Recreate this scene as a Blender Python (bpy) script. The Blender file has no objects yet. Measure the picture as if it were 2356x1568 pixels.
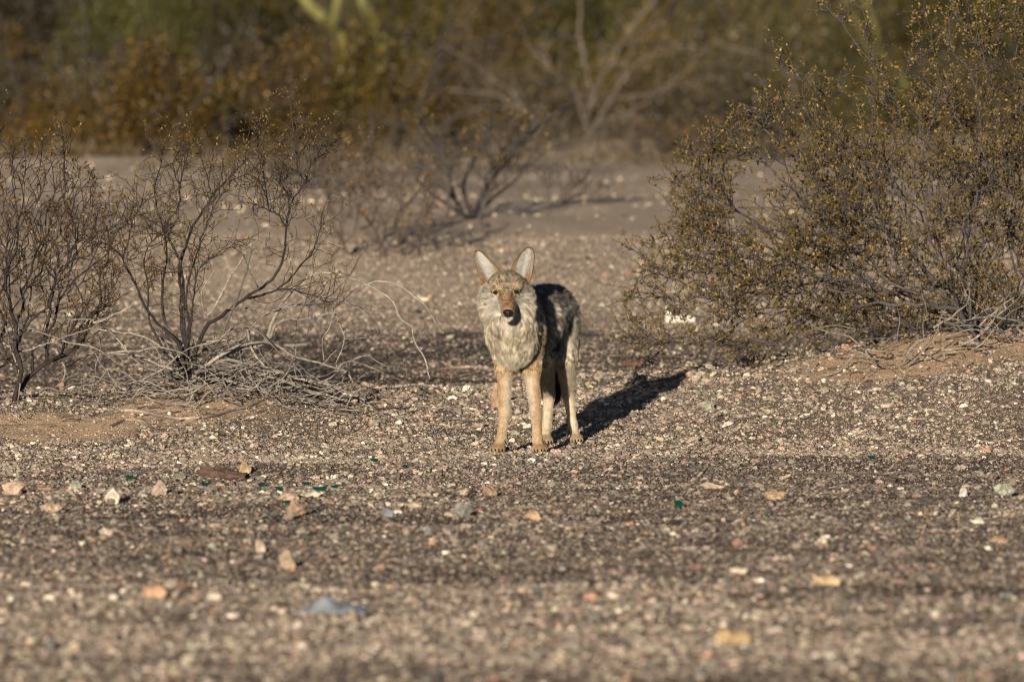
import bpy, math, random
import numpy as np
from mathutils import Vector, Matrix

# ------------------------------------------------------------------ camera, sky, sun, exposure
scene = bpy.context.scene
CAM_Y, CAM_Z, PITCH = -25.0, 1.30, -0.0362
LENS = 251.05
cam_data = bpy.data.cameras.new("camera")
cam = bpy.data.objects.new("camera", cam_data)
scene.collection.objects.link(cam)
scene.camera = cam
cam.location = (0, CAM_Y, CAM_Z)
cam.rotation_euler = (math.pi / 2 + PITCH, 0, 0)
cam_data.lens = LENS
cam_data.sensor_width = 36
cam_data.clip_end = 3000
cam_data.dof.use_dof = True
cam_data.dof.focus_distance = 25.1
cam_data.dof.aperture_fstop = 4.8

SUN_AZ, SUN_EL = math.radians(12), math.radians(10.2)     # shadows run away from the camera, a little to the right
light_dir = Vector((math.sin(SUN_AZ) * math.cos(SUN_EL), math.cos(SUN_AZ) * math.cos(SUN_EL), -math.sin(SUN_EL)))
world = bpy.data.worlds.new("World")
scene.world = world
world.use_nodes = True
wn = world.node_tree
sky = wn.nodes.new("ShaderNodeTexSky")
sky.sky_type = 'NISHITA'
sky.sun_disc = False
sky.air_density = 0.45
sky.dust_density = 0.3
sky.sun_elevation = SUN_EL
sky.sun_rotation = math.atan2(-light_dir.x, -light_dir.y)
wn.links.new(sky.outputs[0], wn.nodes["Background"].inputs[0])
wn.nodes["Background"].inputs[1].default_value = 0.05
sd = bpy.data.lights.new("sun", 'SUN')
sd.energy = 5.0
sd.angle = math.radians(0.5)
sd.color = (1.0, 0.88, 0.715)
sun = bpy.data.objects.new("sun", sd)
scene.collection.objects.link(sun)
sun.rotation_euler = light_dir.to_track_quat('-Z', 'Y').to_euler()
sun.location = (-8, -22, 9)
scene.view_settings.view_transform = 'Standard'
scene.view_settings.look = 'None'
scene.view_settings.exposure = 0.72
scene.cycles.use_denoising = True
scene.cycles.filter_width = 1.0
scene.cycles.use_adaptive_sampling = False
scene.cycles.max_bounces = 5
scene.cycles.diffuse_bounces = 3
scene.cycles.sample_clamp_indirect = 3.0
scene.view_settings.gamma = 1.0

# ------------------------------------------------------------------ helpers
S2 = 3.585 / 25 / 2356                  # radians per pixel of the 2356-wide view of the photograph
RNG = np.random.default_rng(11)


def pix(px, py, y):
    """World point at depth y (metres behind the coyote's front paws) seen at pixel (px, py) of the 2356x1568 view."""
    d = y - CAM_Y
    return np.array([(px - 1178) * S2 * d, y, CAM_Z + d * math.tan(PITCH + (784 - py) * S2)])


def norm(v):
    return v / np.maximum(np.linalg.norm(v, axis=-1, keepdims=True), 1e-9)


def _hash(ix, iy, iz, seed):
    h = (ix.astype(np.int64) * 374761393 + iy.astype(np.int64) * 668265263 + iz.astype(np.int64) * 2147483647 + seed * 974711) & 0xFFFFFFFF
    h = ((h ^ (h >> 13)) * 1274126177) & 0xFFFFFFFF
    h = ((h ^ (h >> 16)) * 2246822519) & 0xFFFFFFFF
    return ((h ^ (h >> 15)) & 0xFFFFFF) / float(0xFFFFFF)


def vnoise(p, scale, seed=0):
    """Value noise in 0..1 at points p (n,3) or (n,2)."""
    p = np.asarray(p, float) * scale
    if p.shape[-1] == 2:
        p = np.concatenate([p, np.zeros(p.shape[:-1] + (1,))], -1)
    i = np.floor(p).astype(np.int64)
    f = p - i
    f = f * f * (3 - 2 * f)
    r = 0
    for a in (0, 1):
        for b in (0, 1):
            for c in (0, 1):
                w = (f[..., 0] if a else 1 - f[..., 0]) * (f[..., 1] if b else 1 - f[..., 1]) * (f[..., 2] if c else 1 - f[..., 2])
                r = r + w * _hash(i[..., 0] + a, i[..., 1] + b, i[..., 2] + c, seed)
    return r


def sstep(a, b, x):
    t = np.clip((x - a) / (b - a), 0, 1)
    return t * t * (3 - 2 * t)


def make_mesh(name, verts, faces, mat=None, cols=None, cname="tint", smooth=False, parent=None):
    """faces: list of (n,k) int arrays. cols: (n_verts,3) colours."""
    me = bpy.data.meshes.new(name)
    verts = np.ascontiguousarray(verts, np.float32)
    faces = [np.asarray(f, np.int32) for f in faces if len(f)]
    nl = sum(f.size for f in faces)
    npoly = sum(len(f) for f in faces)
    me.vertices.add(len(verts))
    me.vertices.foreach_set("co", verts.ravel())
    me.loops.add(nl)
    me.loops.foreach_set("vertex_index", np.concatenate([f.ravel() for f in faces]))
    me.polygons.add(npoly)
    tot = np.concatenate([np.full(len(f), f.shape[1], np.int32) for f in faces])
    me.polygons.foreach_set("loop_start", np.concatenate([[0], np.cumsum(tot)[:-1]]).astype(np.int32))
    me.update(calc_edges=True)
    if cols is not None:
        at = me.attributes.new(cname, 'FLOAT_COLOR', 'POINT')
        c4 = np.ones((len(verts), 4), np.float32)
        c4[:, :3] = cols
        at.data.foreach_set("color", c4.ravel())
    me.polygons.foreach_set("use_smooth", np.full(npoly, smooth, bool))
    me.validate()
    if mat:
        me.materials.append(mat)
    o = bpy.data.objects.new(name, me)
    scene.collection.objects.link(o)
    if parent is not None:
        o.parent = parent
    return o


def tag(o, label=None, cat=None, group=None, kind=None):
    if label: o["label"] = label
    if cat: o["category"] = cat
    if group: o["group"] = group
    if kind: o["kind"] = kind
    return o


def empty(name, loc, label, cat, group=None):
    o = bpy.data.objects.new(name, None)
    o.empty_display_size = 0.1
    o.location = [float(v) for v in loc]
    scene.collection.objects.link(o)
    tag(o, label, cat, group)
    return o


def attr_material(name, attr="tint", rough=0.9, noise_scale=60.0, noise_amt=0.35, bump=0.0, bump_scale=120.0, spec=0.2, translucent=0.0):
    m = bpy.data.materials.new(name)
    m.use_nodes = True
    nt = m.node_tree
    b = nt.nodes["Principled BSDF"]
    b.inputs["Roughness"].default_value = rough
    b.inputs["Specular IOR Level"].default_value = spec
    a = nt.nodes.new("ShaderNodeAttribute")
    a.attribute_name = attr
    col = a.outputs["Color"]
    if noise_amt > 0:
        tc = nt.nodes.new("ShaderNodeTexCoord")
        n = nt.nodes.new("ShaderNodeTexNoise")
        n.inputs["Scale"].default_value = noise_scale
        n.inputs["Detail"].default_value = 4
        nt.links.new(tc.outputs["Object"], n.inputs["Vector"])
        mr = nt.nodes.new("ShaderNodeMapRange")
        mr.inputs["From Min"].default_value = 0.3
        mr.inputs["From Max"].default_value = 0.7
        mr.inputs["To Min"].default_value = 1 - noise_amt
        mr.inputs["To Max"].default_value = 1 + noise_amt
        nt.links.new(n.outputs["Fac"], mr.inputs["Value"])
        vm = nt.nodes.new("ShaderNodeVectorMath")
        vm.operation = 'SCALE'
        nt.links.new(col, vm.inputs[0])
        nt.links.new(mr.outputs[0], vm.inputs["Scale"])
        col = vm.outputs[0]
        if bump > 0:
            n2 = nt.nodes.new("ShaderNodeTexNoise")
            n2.inputs["Scale"].default_value = bump_scale
            n2.inputs["Detail"].default_value = 6
            nt.links.new(tc.outputs["Object"], n2.inputs["Vector"])
            bp = nt.nodes.new("ShaderNodeBump")
            bp.inputs["Strength"].default_value = bump
            bp.inputs["Distance"].default_value = 0.01
            nt.links.new(n2.outputs["Fac"], bp.inputs["Height"])
            nt.links.new(bp.outputs[0], b.inputs["Normal"])
    nt.links.new(col, b.inputs["Base Color"])
    if translucent > 0:
        tr = nt.nodes.new("ShaderNodeBsdfTranslucent")
        nt.links.new(col, tr.inputs["Color"])
        mx = nt.nodes.new("ShaderNodeMixShader")
        mx.inputs[0].default_value = translucent
        nt.links.new(b.outputs[0], mx.inputs[1])
        nt.links.new(tr.outputs[0], mx.inputs[2])
        nt.links.new(mx.outputs[0], nt.nodes["Material Output"].inputs["Surface"])
    return m


# ------------------------------------------------------------------ terrain
XC = np.array([-6.0, -2.6, -1.77, -1.16, -0.6, -0.1, 0.225, 0.62, 1.08, 1.65, 2.5, 3.5, 7.0])
HC = np.array([0.14, 0.145, 0.150, 0.180, 0.135, 0.120, 0.150, 0.170, 0.246, 0.340, 0.40, 0.36, 0.2])
YC = np.array([1.8, 1.8, 1.8, 1.8, 2.1, 2.6, 2.9, 3.1, 2.8, 2.45, 2.3, 2.3, 2.3])
BY = np.array([-400, 0, 2, 3, 4, 6, 9, 13, 20, 40, 60, 110, 130, 400])
BZ = np.array([0.0, 0.0, .05, .06, .07, .15, .31, .58, .68, .72, .74, .80, 1.0, 1.0])


def ground_z(x, y):
    x = np.asarray(x, float)
    y = np.asarray(y, float)
    H = np.interp(x, XC, HC)
    yc = np.interp(x, XC, YC)
    base = np.interp(y, BY, BZ)
    t = np.clip((y - 0.25) / (yc - 0.25), 0, 1)
    front = H * t ** 1.25 * (1 + 0.10 * np.sin(t * math.pi))
    back = base + (H - base) * (1 - sstep(0, 1.0, (y - yc) / 1.5))
    z = np.where(y < yc, front, back)
    p = np.stack([x, y], -1)
    near = np.clip(1 - (np.abs(y) - 30) / 60, 0, 1)
    z = z + near * ((vnoise(p, 1.1, 3) - .5) * 0.035 + (vnoise(p, 3.3, 5) - .5) * 0.018 + (vnoise(p, 8.0, 7) - .5) * 0.012)
    far = np.clip((y - 9) / 12, 0, 1) * near
    z = z + far * (vnoise(p, 0.45, 9) - .5) * 0.16
    flat = np.exp(-((x - 0.06) ** 2 / 0.16 + (y - 0.25) ** 2 / 0.25))
    zs = 0.0 + np.clip(y - 0.3, 0, 3) * 0.03
    z = z * (1 - flat) + zs * flat
    return z


def sand_mask(x, y):
    p = np.stack([x, y], -1)
    n = vnoise(p, 2.2, 21) * 0.6 + vnoise(p, 7, 22) * 0.4 - 0.5
    r = np.exp(-(((x - 1.75) / 0.85) ** 2 + ((y - 2.1) / 0.6) ** 2) * 1.1)
    l1 = np.exp(-(((x + 1.15) / 0.42) ** 2 + ((y - 1.35) / 0.55) ** 2) * 1.1)
    l2 = np.exp(-(((x + 1.75) / 0.42) ** 2 + ((y - 0.85) / 0.5) ** 2) * 1.1)
    return np.clip((np.maximum(np.maximum(r, l1), l2) + n * 0.9 - 0.38) * 3, 0, 1)


def dark_mask(x, y):
    p = np.stack([x * 0.5, y], -1)
    n = vnoise(p, 0.55, 31) * 0.6 + vnoise(p, 1.7, 32) * 0.4
    band = np.exp(-((y + 1.0 + 0.15 * x) / 0.8) ** 2) * (.14 + .24 * sstep(-.5, .8, x)) + np.exp(-((y + 5.0 + .3 * x) / 1.3) ** 2) * 0.34 + np.exp(-((y + 3.0) / .9) ** 2) * .2 * sstep(-.2, .9, x)
    light = np.exp(-((y + 8.5) / 1.5) ** 2) * 0.25 + np.exp(-((y + 2.9) / .7) ** 2) * .22 * sstep(.3, -.6, x) + np.exp(-((y - 1.9) / 1.0) ** 2) * 0.32 * sstep(-.6, .3, x) + np.exp(-((y - 0.9) / 0.8) ** 2) * 0.16
    behind = 0.16 * sstep(2.4, 3.4, y) * sstep(8, 5.5, y) - .12 * sstep(6, 9, y)
    return np.clip((n + band - light + behind - 0.40) * 3.8, 0, 1)


def graded(lo, hi, step, far_lo, far_hi, ratio):
    a = list(np.arange(lo, hi + 1e-6, step))
    s, v = step, hi
    while v < far_hi:
        s *= ratio
        v += s
        a.append(v)
    s, v = step, lo
    pre = []
    while v > far_lo:
        s *= ratio
        v -= s
        pre.append(v)
    return np.array(pre[::-1] + a)


gx = graded(-2.7, 2.7, 0.03, -420, 420, 1.12)
gy = graded(-10.5, 4.0, 0.03, -120, 420, 1.025)
GX, GY = np.meshgrid(gx, gy, indexing="ij")
GZ = ground_z(GX.ravel(), GY.ravel())
nv = len(gx) * len(gy)
ii, jj = np.meshgrid(np.arange(len(gx) - 1), np.arange(len(gy) - 1), indexing="ij")
q = (ii * len(gy) + jj).ravel()
gf = np.stack([q, q + len(gy), q + len(gy) + 1, q + 1], -1)
gcol = np.zeros((nv, 3))
gcol[:, 0] = np.maximum(sand_mask(GX.ravel(), GY.ravel()), .75 * sstep(5.5, 9.5, GY.ravel() + 3 * (vnoise(np.stack([GX.ravel(), GY.ravel()], -1), .5, 77) - .5)) * sstep(60, 40, GY.ravel()))
gcol[:, 1] = dark_mask(GX.ravel(), GY.ravel())
gcol[:, 2] = sstep(5, 3, GY.ravel())                        # the near mounds are of redder sand than the far flat


def ground_material():
    m = bpy.data.materials.new("desert soil")
    m.use_nodes = True
    nt = m.node_tree
    N, L = nt.nodes, nt.links
    b = N["Principled BSDF"]
    b.inputs["Roughness"].default_value = 0.95
    b.inputs["Specular IOR Level"].default_value = 0.1
    tc = N.new("ShaderNodeTexCoord")
    pos = tc.outputs["Object"]

    def vor(scale):
        v = N.new("ShaderNodeTexVoronoi")
        v.inputs["Scale"].default_value = scale
        L.new(pos, v.inputs["Vector"])
        return v

    def ramp(src, stops):
        r = N.new("ShaderNodeValToRGB")
        e = r.color_ramp.elements
        while len(e) < len(stops):
            e.new(0.5)
        for k, (p, c) in enumerate(stops):
            e[k].position = p
            e[k].color = (*c, 1)
        L.new(src, r.inputs[0])
        return r.outputs[0]

    def mix(f, a, c):
        x = N.new("ShaderNodeMix")
        x.data_type = 'RGBA'
        if hasattr(f, "is_linked"):
            L.new(f, x.inputs[0])
        else:
            x.inputs[0].default_value = f
        L.new(a, x.inputs[6])
        L.new(c, x.inputs[7])
        return x.outputs[2]

    stops = [(0, (.03, .026, .024)), (.25, (.07, .056, .047)), (.5, (.13, .102, .08)), (.72, (.22, .17, .13)), (.88, (.36, .285, .22)), (1, (.22, .13, .08))]
    v1, v2, v3 = vor(210), vor(75), vor(24)
    sep = lambda v: N.new("ShaderNodeSeparateColor")
    outs = []
    for v in (v1, v2, v3):
        s = sep(v)
        L.new(v.outputs["Color"], s.inputs[0])
        outs.append(ramp(s.outputs[0], stops))
    grit = mix(0.5, outs[0], outs[1])
    grit = mix(0.22, grit, outs[2])
    at = N.new("ShaderNodeAttribute")
    at.attribute_name = "zone"
    s = N.new("ShaderNodeSeparateColor")
    L.new(at.outputs["Color"], s.inputs[0])
    nz = N.new("ShaderNodeTexNoise")
    nz.inputs["Scale"].default_value = 14
    nz.inputs["Detail"].default_value = 8
    L.new(pos, nz.inputs["Vector"])
    sand = ramp(nz.outputs["Fac"], [(.3, (.44, .34, .25)), (.7, (.60, .48, .36))])
    red = ramp(nz.outputs["Fac"], [(.3, (.45, .30, .175)), (.7, (.62, .44, .28))])
    at = N.new("ShaderNodeAttribute")
    at.attribute_name = "zone"
    s = N.new("ShaderNodeSeparateColor")
    L.new(at.outputs["Color"], s.inputs[0])
    sand = mix(s.outputs[2], sand, red)
    sand = mix(0.25, sand, outs[0])
    col = mix(s.outputs[0], grit, sand)
    dk = N.new("ShaderNodeVectorMath")
    dk.operation = 'SCALE'
    L.new(col, dk.inputs[0])
    mr = N.new("ShaderNodeMapRange")
    mr.inputs["To Min"].default_value = 1.15
    mr.inputs["To Max"].default_value = 0.6
    L.new(s.outputs[1], mr.inputs["Value"])
    L.new(mr.outputs[0], dk.inputs["Scale"])
    n3 = N.new("ShaderNodeTexNoise")
    n3.inputs["Scale"].default_value = 0.7
    n3.inputs["Detail"].default_value = 5
    L.new(pos, n3.inputs["Vector"])
    mr2 = N.new("ShaderNodeMapRange")
    mr2.inputs["From Min"].default_value = .3
    mr2.inputs["From Max"].default_value = .7
    mr2.inputs["To Min"].default_value = 0.75
    mr2.inputs["To Max"].default_value = 1.2
    L.new(n3.outputs["Fac"], mr2.inputs["Value"])
    dk2 = N.new("ShaderNodeVectorMath")
    dk2.operation = 'SCALE'
    L.new(dk.outputs[0], dk2.inputs[0])
    L.new(mr2.outputs[0], dk2.inputs["Scale"])
    L.new(dk2.outputs[0], b.inputs["Base Color"])
    add = N.new("ShaderNodeMath")
    add.operation = 'ADD'
    L.new(v1.outputs["Distance"], add.inputs[0])
    L.new(v2.outputs["Distance"], add.inputs[1])
    bp = N.new("ShaderNodeBump")
    bp.invert = True
    bp.inputs["Strength"].default_value = 0.8
    bp.inputs["Distance"].default_value = 0.008
    L.new(add.outputs[0], bp.inputs["Height"])
    L.new(bp.outputs[0], b.inputs["Normal"])
    return m


ground = make_mesh("ground", np.stack([GX.ravel(), GY.ravel(), GZ], -1), [gf], ground_material(), gcol, "zone", True)
tag(ground, "bare stony desert ground with low sandy mounds", "ground", kind="structure")


def hit(px, py, d0=14.0, d1=120.0):
    """The point of the ground seen at a pixel."""
    for d in np.concatenate([np.arange(d0, 40, 0.02), np.arange(40, d1, 0.1)]):
        p = pix(px, py, d + CAM_Y)
        if p[2] <= float(ground_z(p[0], p[1])):
            return p
    return p


# far rise that closes the view behind the thicket
hx, hy = np.meshgrid(np.linspace(-160, 160, 90), np.linspace(118, 330, 60), indexing="ij")
hz = 0.6 + np.clip(hy - 122, 0, 300) * 0.16 + (vnoise(np.stack([hx.ravel(), hy.ravel()], -1), 0.05, 4).reshape(hx.shape) - .5) * 6 * np.clip((hy - 118) / 60, 0, 1)
a_, b_ = np.meshgrid(np.arange(89), np.arange(59), indexing="ij")
qh = (a_ * 60 + b_).ravel()
hm = bpy.data.materials.new("scrubby slope")
hm.use_nodes = True
_n = hm.node_tree.nodes.new("ShaderNodeTexNoise")
_n.inputs["Scale"].default_value = 0.55
_n.inputs["Detail"].default_value = 6
_r = hm.node_tree.nodes.new("ShaderNodeValToRGB")
_r.color_ramp.elements[0].position = .35
_r.color_ramp.elements[0].color = (.03, .028, .012, 1)
_r.color_ramp.elements[1].position = .68
_r.color_ramp.elements[1].color = (.13, .10, .05, 1)
_t = hm.node_tree.nodes.new("ShaderNodeTexCoord")
hm.node_tree.links.new(_t.outputs["Object"], _n.inputs["Vector"])
hm.node_tree.links.new(_n.outputs["Fac"], _r.inputs[0])
hm.node_tree.links.new(_r.outputs[0], hm.node_tree.nodes["Principled BSDF"].inputs["Base Color"])
hm.node_tree.nodes["Principled BSDF"].inputs["Roughness"].default_value = 1
hills = make_mesh("hills", np.stack([hx.ravel(), hy.ravel(), hz.ravel()], -1), [np.stack([qh, qh + 60, qh + 61, qh + 1], -1)], hm, smooth=True)
tag(hills, "dark scrub covered rise behind the thicket", "hill", kind="structure")

# ------------------------------------------------------------------ gravel
OCT_V = np.array([[1, 0, 0], [-1, 0, 0], [0, 1, 0], [0, -1, 0], [0, 0, 1], [0, 0, -1]], float)
OCT_F = np.array([[0, 2, 4], [2, 1, 4], [1, 3, 4], [3, 0, 4], [2, 0, 5], [1, 2, 5], [3, 1, 5], [0, 3, 5]])


def icosphere(sub):
    t = (1 + 5 ** .5) / 2
    v = [(-1, t, 0), (1, t, 0), (-1, -t, 0), (1, -t, 0), (0, -1, t), (0, 1, t), (0, -1, -t), (0, 1, -t), (t, 0, -1), (t, 0, 1), (-t, 0, -1), (-t, 0, 1)]
    f = [(0, 11, 5), (0, 5, 1), (0, 1, 7), (0, 7, 10), (0, 10, 11), (1, 5, 9), (5, 11, 4), (11, 10, 2), (10, 7, 6), (7, 1, 8), (3, 9, 4), (3, 4, 2), (3, 2, 6), (3, 6, 8), (3, 8, 9), (4, 9, 5), (2, 4, 11), (6, 2, 10), (8, 6, 7), (9, 8, 1)]
    v = [np.array(x, float) / np.linalg.norm(x) for x in v]
    for _ in range(sub):
        cache, nf = {}, []
        def mid(a, b):
            k = (min(a, b), max(a, b))
            if k not in cache:
                m = v[a] + v[b]
                v.append(m / np.linalg.norm(m))
                cache[k] = len(v) - 1
            return cache[k]
        for a, b, c in f:
            ab, bc, ca = mid(a, b), mid(b, c), mid(c, a)
            nf += [(a, ab, ca), (b, bc, ab), (c, ca, bc), (ab, bc, ca)]
        f = nf
    return np.array(v), np.array(f)


ICO_V, ICO_F = icosphere(0)
ICO1_V, ICO1_F = icosphere(1)

PAL = np.array([[.23, .185, .145], [.33, .26, .195], [.34, .26, .185], [.50, .42, .31], [.085, .068, .058], [.22, .21, .17], [.40, .20, .10], [.16, .12, .095], [.27, .20, .16], [.60, .53, .43], [.15, .16, .165], [.26, .13, .09]])
PW_L = np.array([.22, .20, .09, .10, .08, .06, .014, .12, .11, .035, .03, .012])
PW_D = np.array([.13, .05, .03, .018, .42, .05, .012, .24, .08, .006, .04, .018])


def pebbles(n, y0, y1, smin, smax, power, base_v, base_f, jit, seed, dens=None, margin=1.3, bright=1.0):
    r = np.random.default_rng(seed)
    # uniform over the trapezoid the camera sees
    y = r.uniform(y0, y1, int(n * 2.2))
    hw = (y - CAM_Y) * 0.0717 * margin + 0.12
    keep = r.uniform(0, 1, len(y)) < hw / hw.max()
    y, hw = y[keep], hw[keep]
    x = r.uniform(-1, 1, len(y)) * hw
    size = smin * (smax / smin) ** (r.uniform(0, 1, len(y)) ** power)
    sm = sand_mask(x, y)
    keep = r.uniform(0, 1, len(y)) > sm * np.where(size > 0.012, 0.82, 0.6)
    if dens is not None:
        keep &= r.uniform(0, 1, len(y)) < dens(x, y)
    x, y, size = x[keep][:n], y[keep][:n], size[keep][:n]
    n = len(x)
    k = len(base_v)
    ax = np.stack([r.uniform(.75, 1.35, n), r.uniform(.7, 1.1, n), r.uniform(.32, .7, n)], -1) * size[:, None] * 0.5
    V = base_v[None] * (1 + r.uniform(-jit, jit, (n, k, 1))) * ax[:, None, :]
    V = V + r.uniform(-.12, .12, (n, k, 3)) * size[:, None, None]
    tl = r.normal(0, .3, n)
    c, s = np.cos(tl)[:, None], np.sin(tl)[:, None]
    vx, vz = V[..., 0] * c - V[..., 2] * s, V[..., 0] * s + V[..., 2] * c
    an = r.uniform(0, 6.28, n)
    c, s = np.cos(an)[:, None], np.sin(an)[:, None]
    X = vx * c - V[..., 1] * s
    Y = vx * s + V[..., 1] * c
    z = ground_z(x, y)
    P = np.stack([X + x[:, None], Y + y[:, None], vz + (z + size * r.uniform(.02, .26, n))[:, None]], -1)
    dm = dark_mask(x, y)
    cl = np.cumsum(PW_L / PW_L.sum())
    cd = np.cumsum(PW_D / PW_D.sum())
    u = r.uniform(0, 1, n)
    il = np.searchsorted(cl, u).clip(0, len(PAL) - 1)
    idk = np.searchsorted(cd, u).clip(0, len(PAL) - 1)
    pick = np.where(r.uniform(0, 1, n) < dm, idk, il)
    col = (PAL[pick] * .68 + PAL[pick].mean(1, keepdims=True) * np.array([1.21, 1.0, .78]) * .36) * bright * r.uniform(.6, 1.22, (n, 1)) * r.uniform(.93, 1.07, (n, 3))
    F = base_f[None] + (np.arange(n) * k)[:, None, None]
    return P.reshape(-1, 3), F.reshape(-1, 3), np.repeat(col, k, 0)


def merge(parts):
    vs, fs, cs, o = [], [], [], 0
    for v, f, c in parts:
        vs.append(v)
        fs.append(f + o)
        cs.append(c)
        o += len(v)
    return np.concatenate(vs), np.concatenate(fs), np.concatenate(cs)


near_fade = lambda x, y: np.clip((y + 12.5) / 6, .45, 1)
gv, gfc, gc = merge([
    pebbles(300000, -10.2, 2.7, .004, .010, 1.0, OCT_V, OCT_F, .25, 1, near_fade),
    pebbles(64000, -10.2, 2.7, .009, .022, 1.8, ICO_V, ICO_F, .22, 2, lambda x, y: .30 + .7 * sstep(.38, .62, vnoise(np.stack([x, y], -1), 2.6, 88))),
    pebbles(1500, 1.0, 3.2, .012, .040, 1.9, ICO1_V, ICO1_F, .12, 8, lambda x, y: sstep(-.9, .2, x) * sstep(.9, 1.8, y + .5 * vnoise(np.stack([x, y], -1), 2, 3)) * (1 - sand_mask(x, y)), bright=1.08),
    pebbles(4000, -10.2, 2.7, .018, .038, 2.8, ICO1_V, ICO1_F, .14, 3),
    pebbles(120000, 2.7, 12, .007, .020, 1.3, OCT_V, OCT_F, .25, 4),
    pebbles(3000, 2.7, 18, .018, .045, 2.8, ICO_V, ICO_F, .2, 5),
    pebbles(6000, 15, 45, .02, .05, 2.4, OCT_V, OCT_F, .25, 6, margin=1.1),
])
stone_mat = attr_material("stone chips", rough=.85, noise_scale=160, noise_amt=.3, bump=.3, bump_scale=300, spec=.25)
gravel = make_mesh("gravel", gv, [gfc], stone_mat, gc)
tag(gravel, "mixed grey, tan and pinkish gravel strewn over the ground", "gravel", kind="stuff")
del gv, gfc, gc

# ------------------------------------------------------------------ single rocks, glass, litter
rock_mat = attr_material("rock", rough=.9, noise_scale=45, noise_amt=.4, bump=.7, bump_scale=90, spec=.2)
ICO2_V, ICO2_F = icosphere(3)


def rock(px, py, w, h, col, label, name="rock", group=None, seed=0, peak=0.0, rough=.22, depth=.75, cat="rock", off=0.0):
    """A stone w x h pixels whose foot is at pixel (px, py)."""
    r = np.random.default_rng(seed + 500)
    p = hit(px, py)
    d = p[1] - CAM_Y
    W, H = w * S2 * d, h * S2 * d
    v = ICO2_V.copy()
    # chipped planes: clip the sphere by random half-spaces
    for _ in range(13):
        n_ = norm(r.normal(0, 1, 3))
        lim = r.uniform(.55, .85)
        dd = v @ n_
        v = v - np.clip(dd - lim, 0, None)[:, None] * n_[None]
    v = v * (1 + (vnoise(v + seed, 2.3, seed) - .5)[:, None] * rough * 2 + (vnoise(v + seed, 7, seed) - .5)[:, None] * rough * .6)
    if peak:
        zz = np.clip(v[:, 2], 0, 1)
        v[:, :2] *= (1 - peak * zz)[:, None]
    ext = v.max(0) - v.min(0)
    v = (v - (v.max(0) + v.min(0)) / 2) / ext
    v = v * np.array([W, W * depth, H * 1.35])
    an = r.uniform(-.25, .25)
    c, s = math.cos(an), math.sin(an)
    v[:, :2] = v[:, :2] @ np.array([[c, s], [-s, c]])
    v[:, 2] += H * 0.32
    cc = np.array(col)[None] * (0.75 + 0.5 * vnoise(v, 1.2 / max(W, 1e-3), seed + 3))[:, None]
    o = make_mesh(name, v, [ICO2_F], rock_mat, cc)
    o.location = (p[0], p[1] + W * depth * .4 + off, float(ground_z(p[0], p[1] + W * depth * .4)))
    tag(o, label, cat, group)
    return o


TAN, PINK, PALE, GREY, BLUEG, ORG, BRN, GRN = (.36, .27, .18), (.38, .275, .20), (.46, .385, .30), (.20, .185, .165), (.17, .18, .19), (.33, .225, .135), (.24, .16, .11), (.23, .23, .18)
rock(508, 1103, 118, 30, (.068, .043, .034), "long knobbly reddish brown rock with a tan wedge behind it", seed=1, rough=.5, depth=.4)
rock(563, 1092, 30, 30, (.33, .24, .14), "small tan wedge shaped stone leaning behind the red brown rock", seed=2, peak=.6)
rock(30, 1138, 56, 32, PINK, "large flat pinkish tan stone at the left edge of the gravel", seed=3)
rock(100, 1132, 40, 18, BRN, "brown stone lying just beside the large flat pinkish one", seed=4)
rock(171, 1125, 30, 20, GRN, "greenish grey stone in the dark gravel near the flat pinkish stone", seed=5)
rock(257, 1160, 36, 36, PALE, "pale pyramid shaped stone standing in the gravel", seed=6, peak=.75)
rock(366, 1142, 42, 36, (.40, .30, .23), "pinkish grey pyramid shaped stone, second pyramid below the red brown rock", seed=7, peak=.7)
rock(115, 1180, 52, 22, PINK, "low pinkish stone below the pale pyramid stones", seed=8)
rock(680, 1190, 48, 42, BRN, "upright brown block of stone below the green glass shards", seed=9, peak=.25)
rock(660, 1152, 54, 22, PINK, "broad pale pinkish stone directly under the green glass shards", seed=10)
rock(716, 1145, 42, 18, PALE, "cream coloured flat stone right of the green glass shards", seed=11)
rock(1225, 1196, 42, 24, ORG, "bright orange stone below the coyote's front paws", seed=12, peak=.4)
rock(1066, 1190, 48, 32, GREY, "dark grey stone left of the orange stone", seed=13, peak=.3)
rock(893, 1190, 38, 24, BLUEG, "blue grey stone with a flat top in the middle gravel", seed=14)
rock(952, 1168, 44, 14, (.36, .28, .2), "thin tan slab lying in the gravel beside the blue grey stone", seed=15)
rock(1126, 1141, 38, 26, BRN, "rounded brown stone in front of the coyote's paws", seed=16)
rock(1066, 1138, 30, 14, (.32, .26, .19), "small dull tan stone next to the rounded brown one", seed=17)
rock(1790, 1148, 58, 18, ORG, "flat orange brown stone in the dark gravel", seed=18)
rock(2218, 1143, 22, 22, (.42, .39, .36), "small whitish grey round stone by the greenish slab", seed=19)
rock(2312, 1140, 52, 30, GRN, "greenish grey slab of stone near the right edge", seed=20)
rock(1640, 1126, 60, 18, (.3, .22, .16), "low brown stone in the gravel between the glass shard and the coyote", seed=39)
rock(1905, 1346, 66, 24, (.46, .33, .2), "pale sandy flat stone in the blurred gravel", seed=21)
rock(598, 1270, 24, 28, (.40, .33, .25), "small square cream stone in the dark gravel band", seed=22)
rock(1690, 1482, 82, 34, (.36, .25, .13), "large blurred orange stone at the bottom of the picture", seed=23)
rock(355, 1376, 60, 32, (.34, .21, .13), "blurred orange brown stone with a dark shadow beside it", seed=24)
rock(490, 1380, 38, 20, PALE, "small pale blurred stone left of the crumpled grey scrap", seed=25)
rock(660, 1310, 40, 44, (.3, .23, .16), "upright tan brown stone above the crumpled grey scrap", seed=26, peak=.3)
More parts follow.
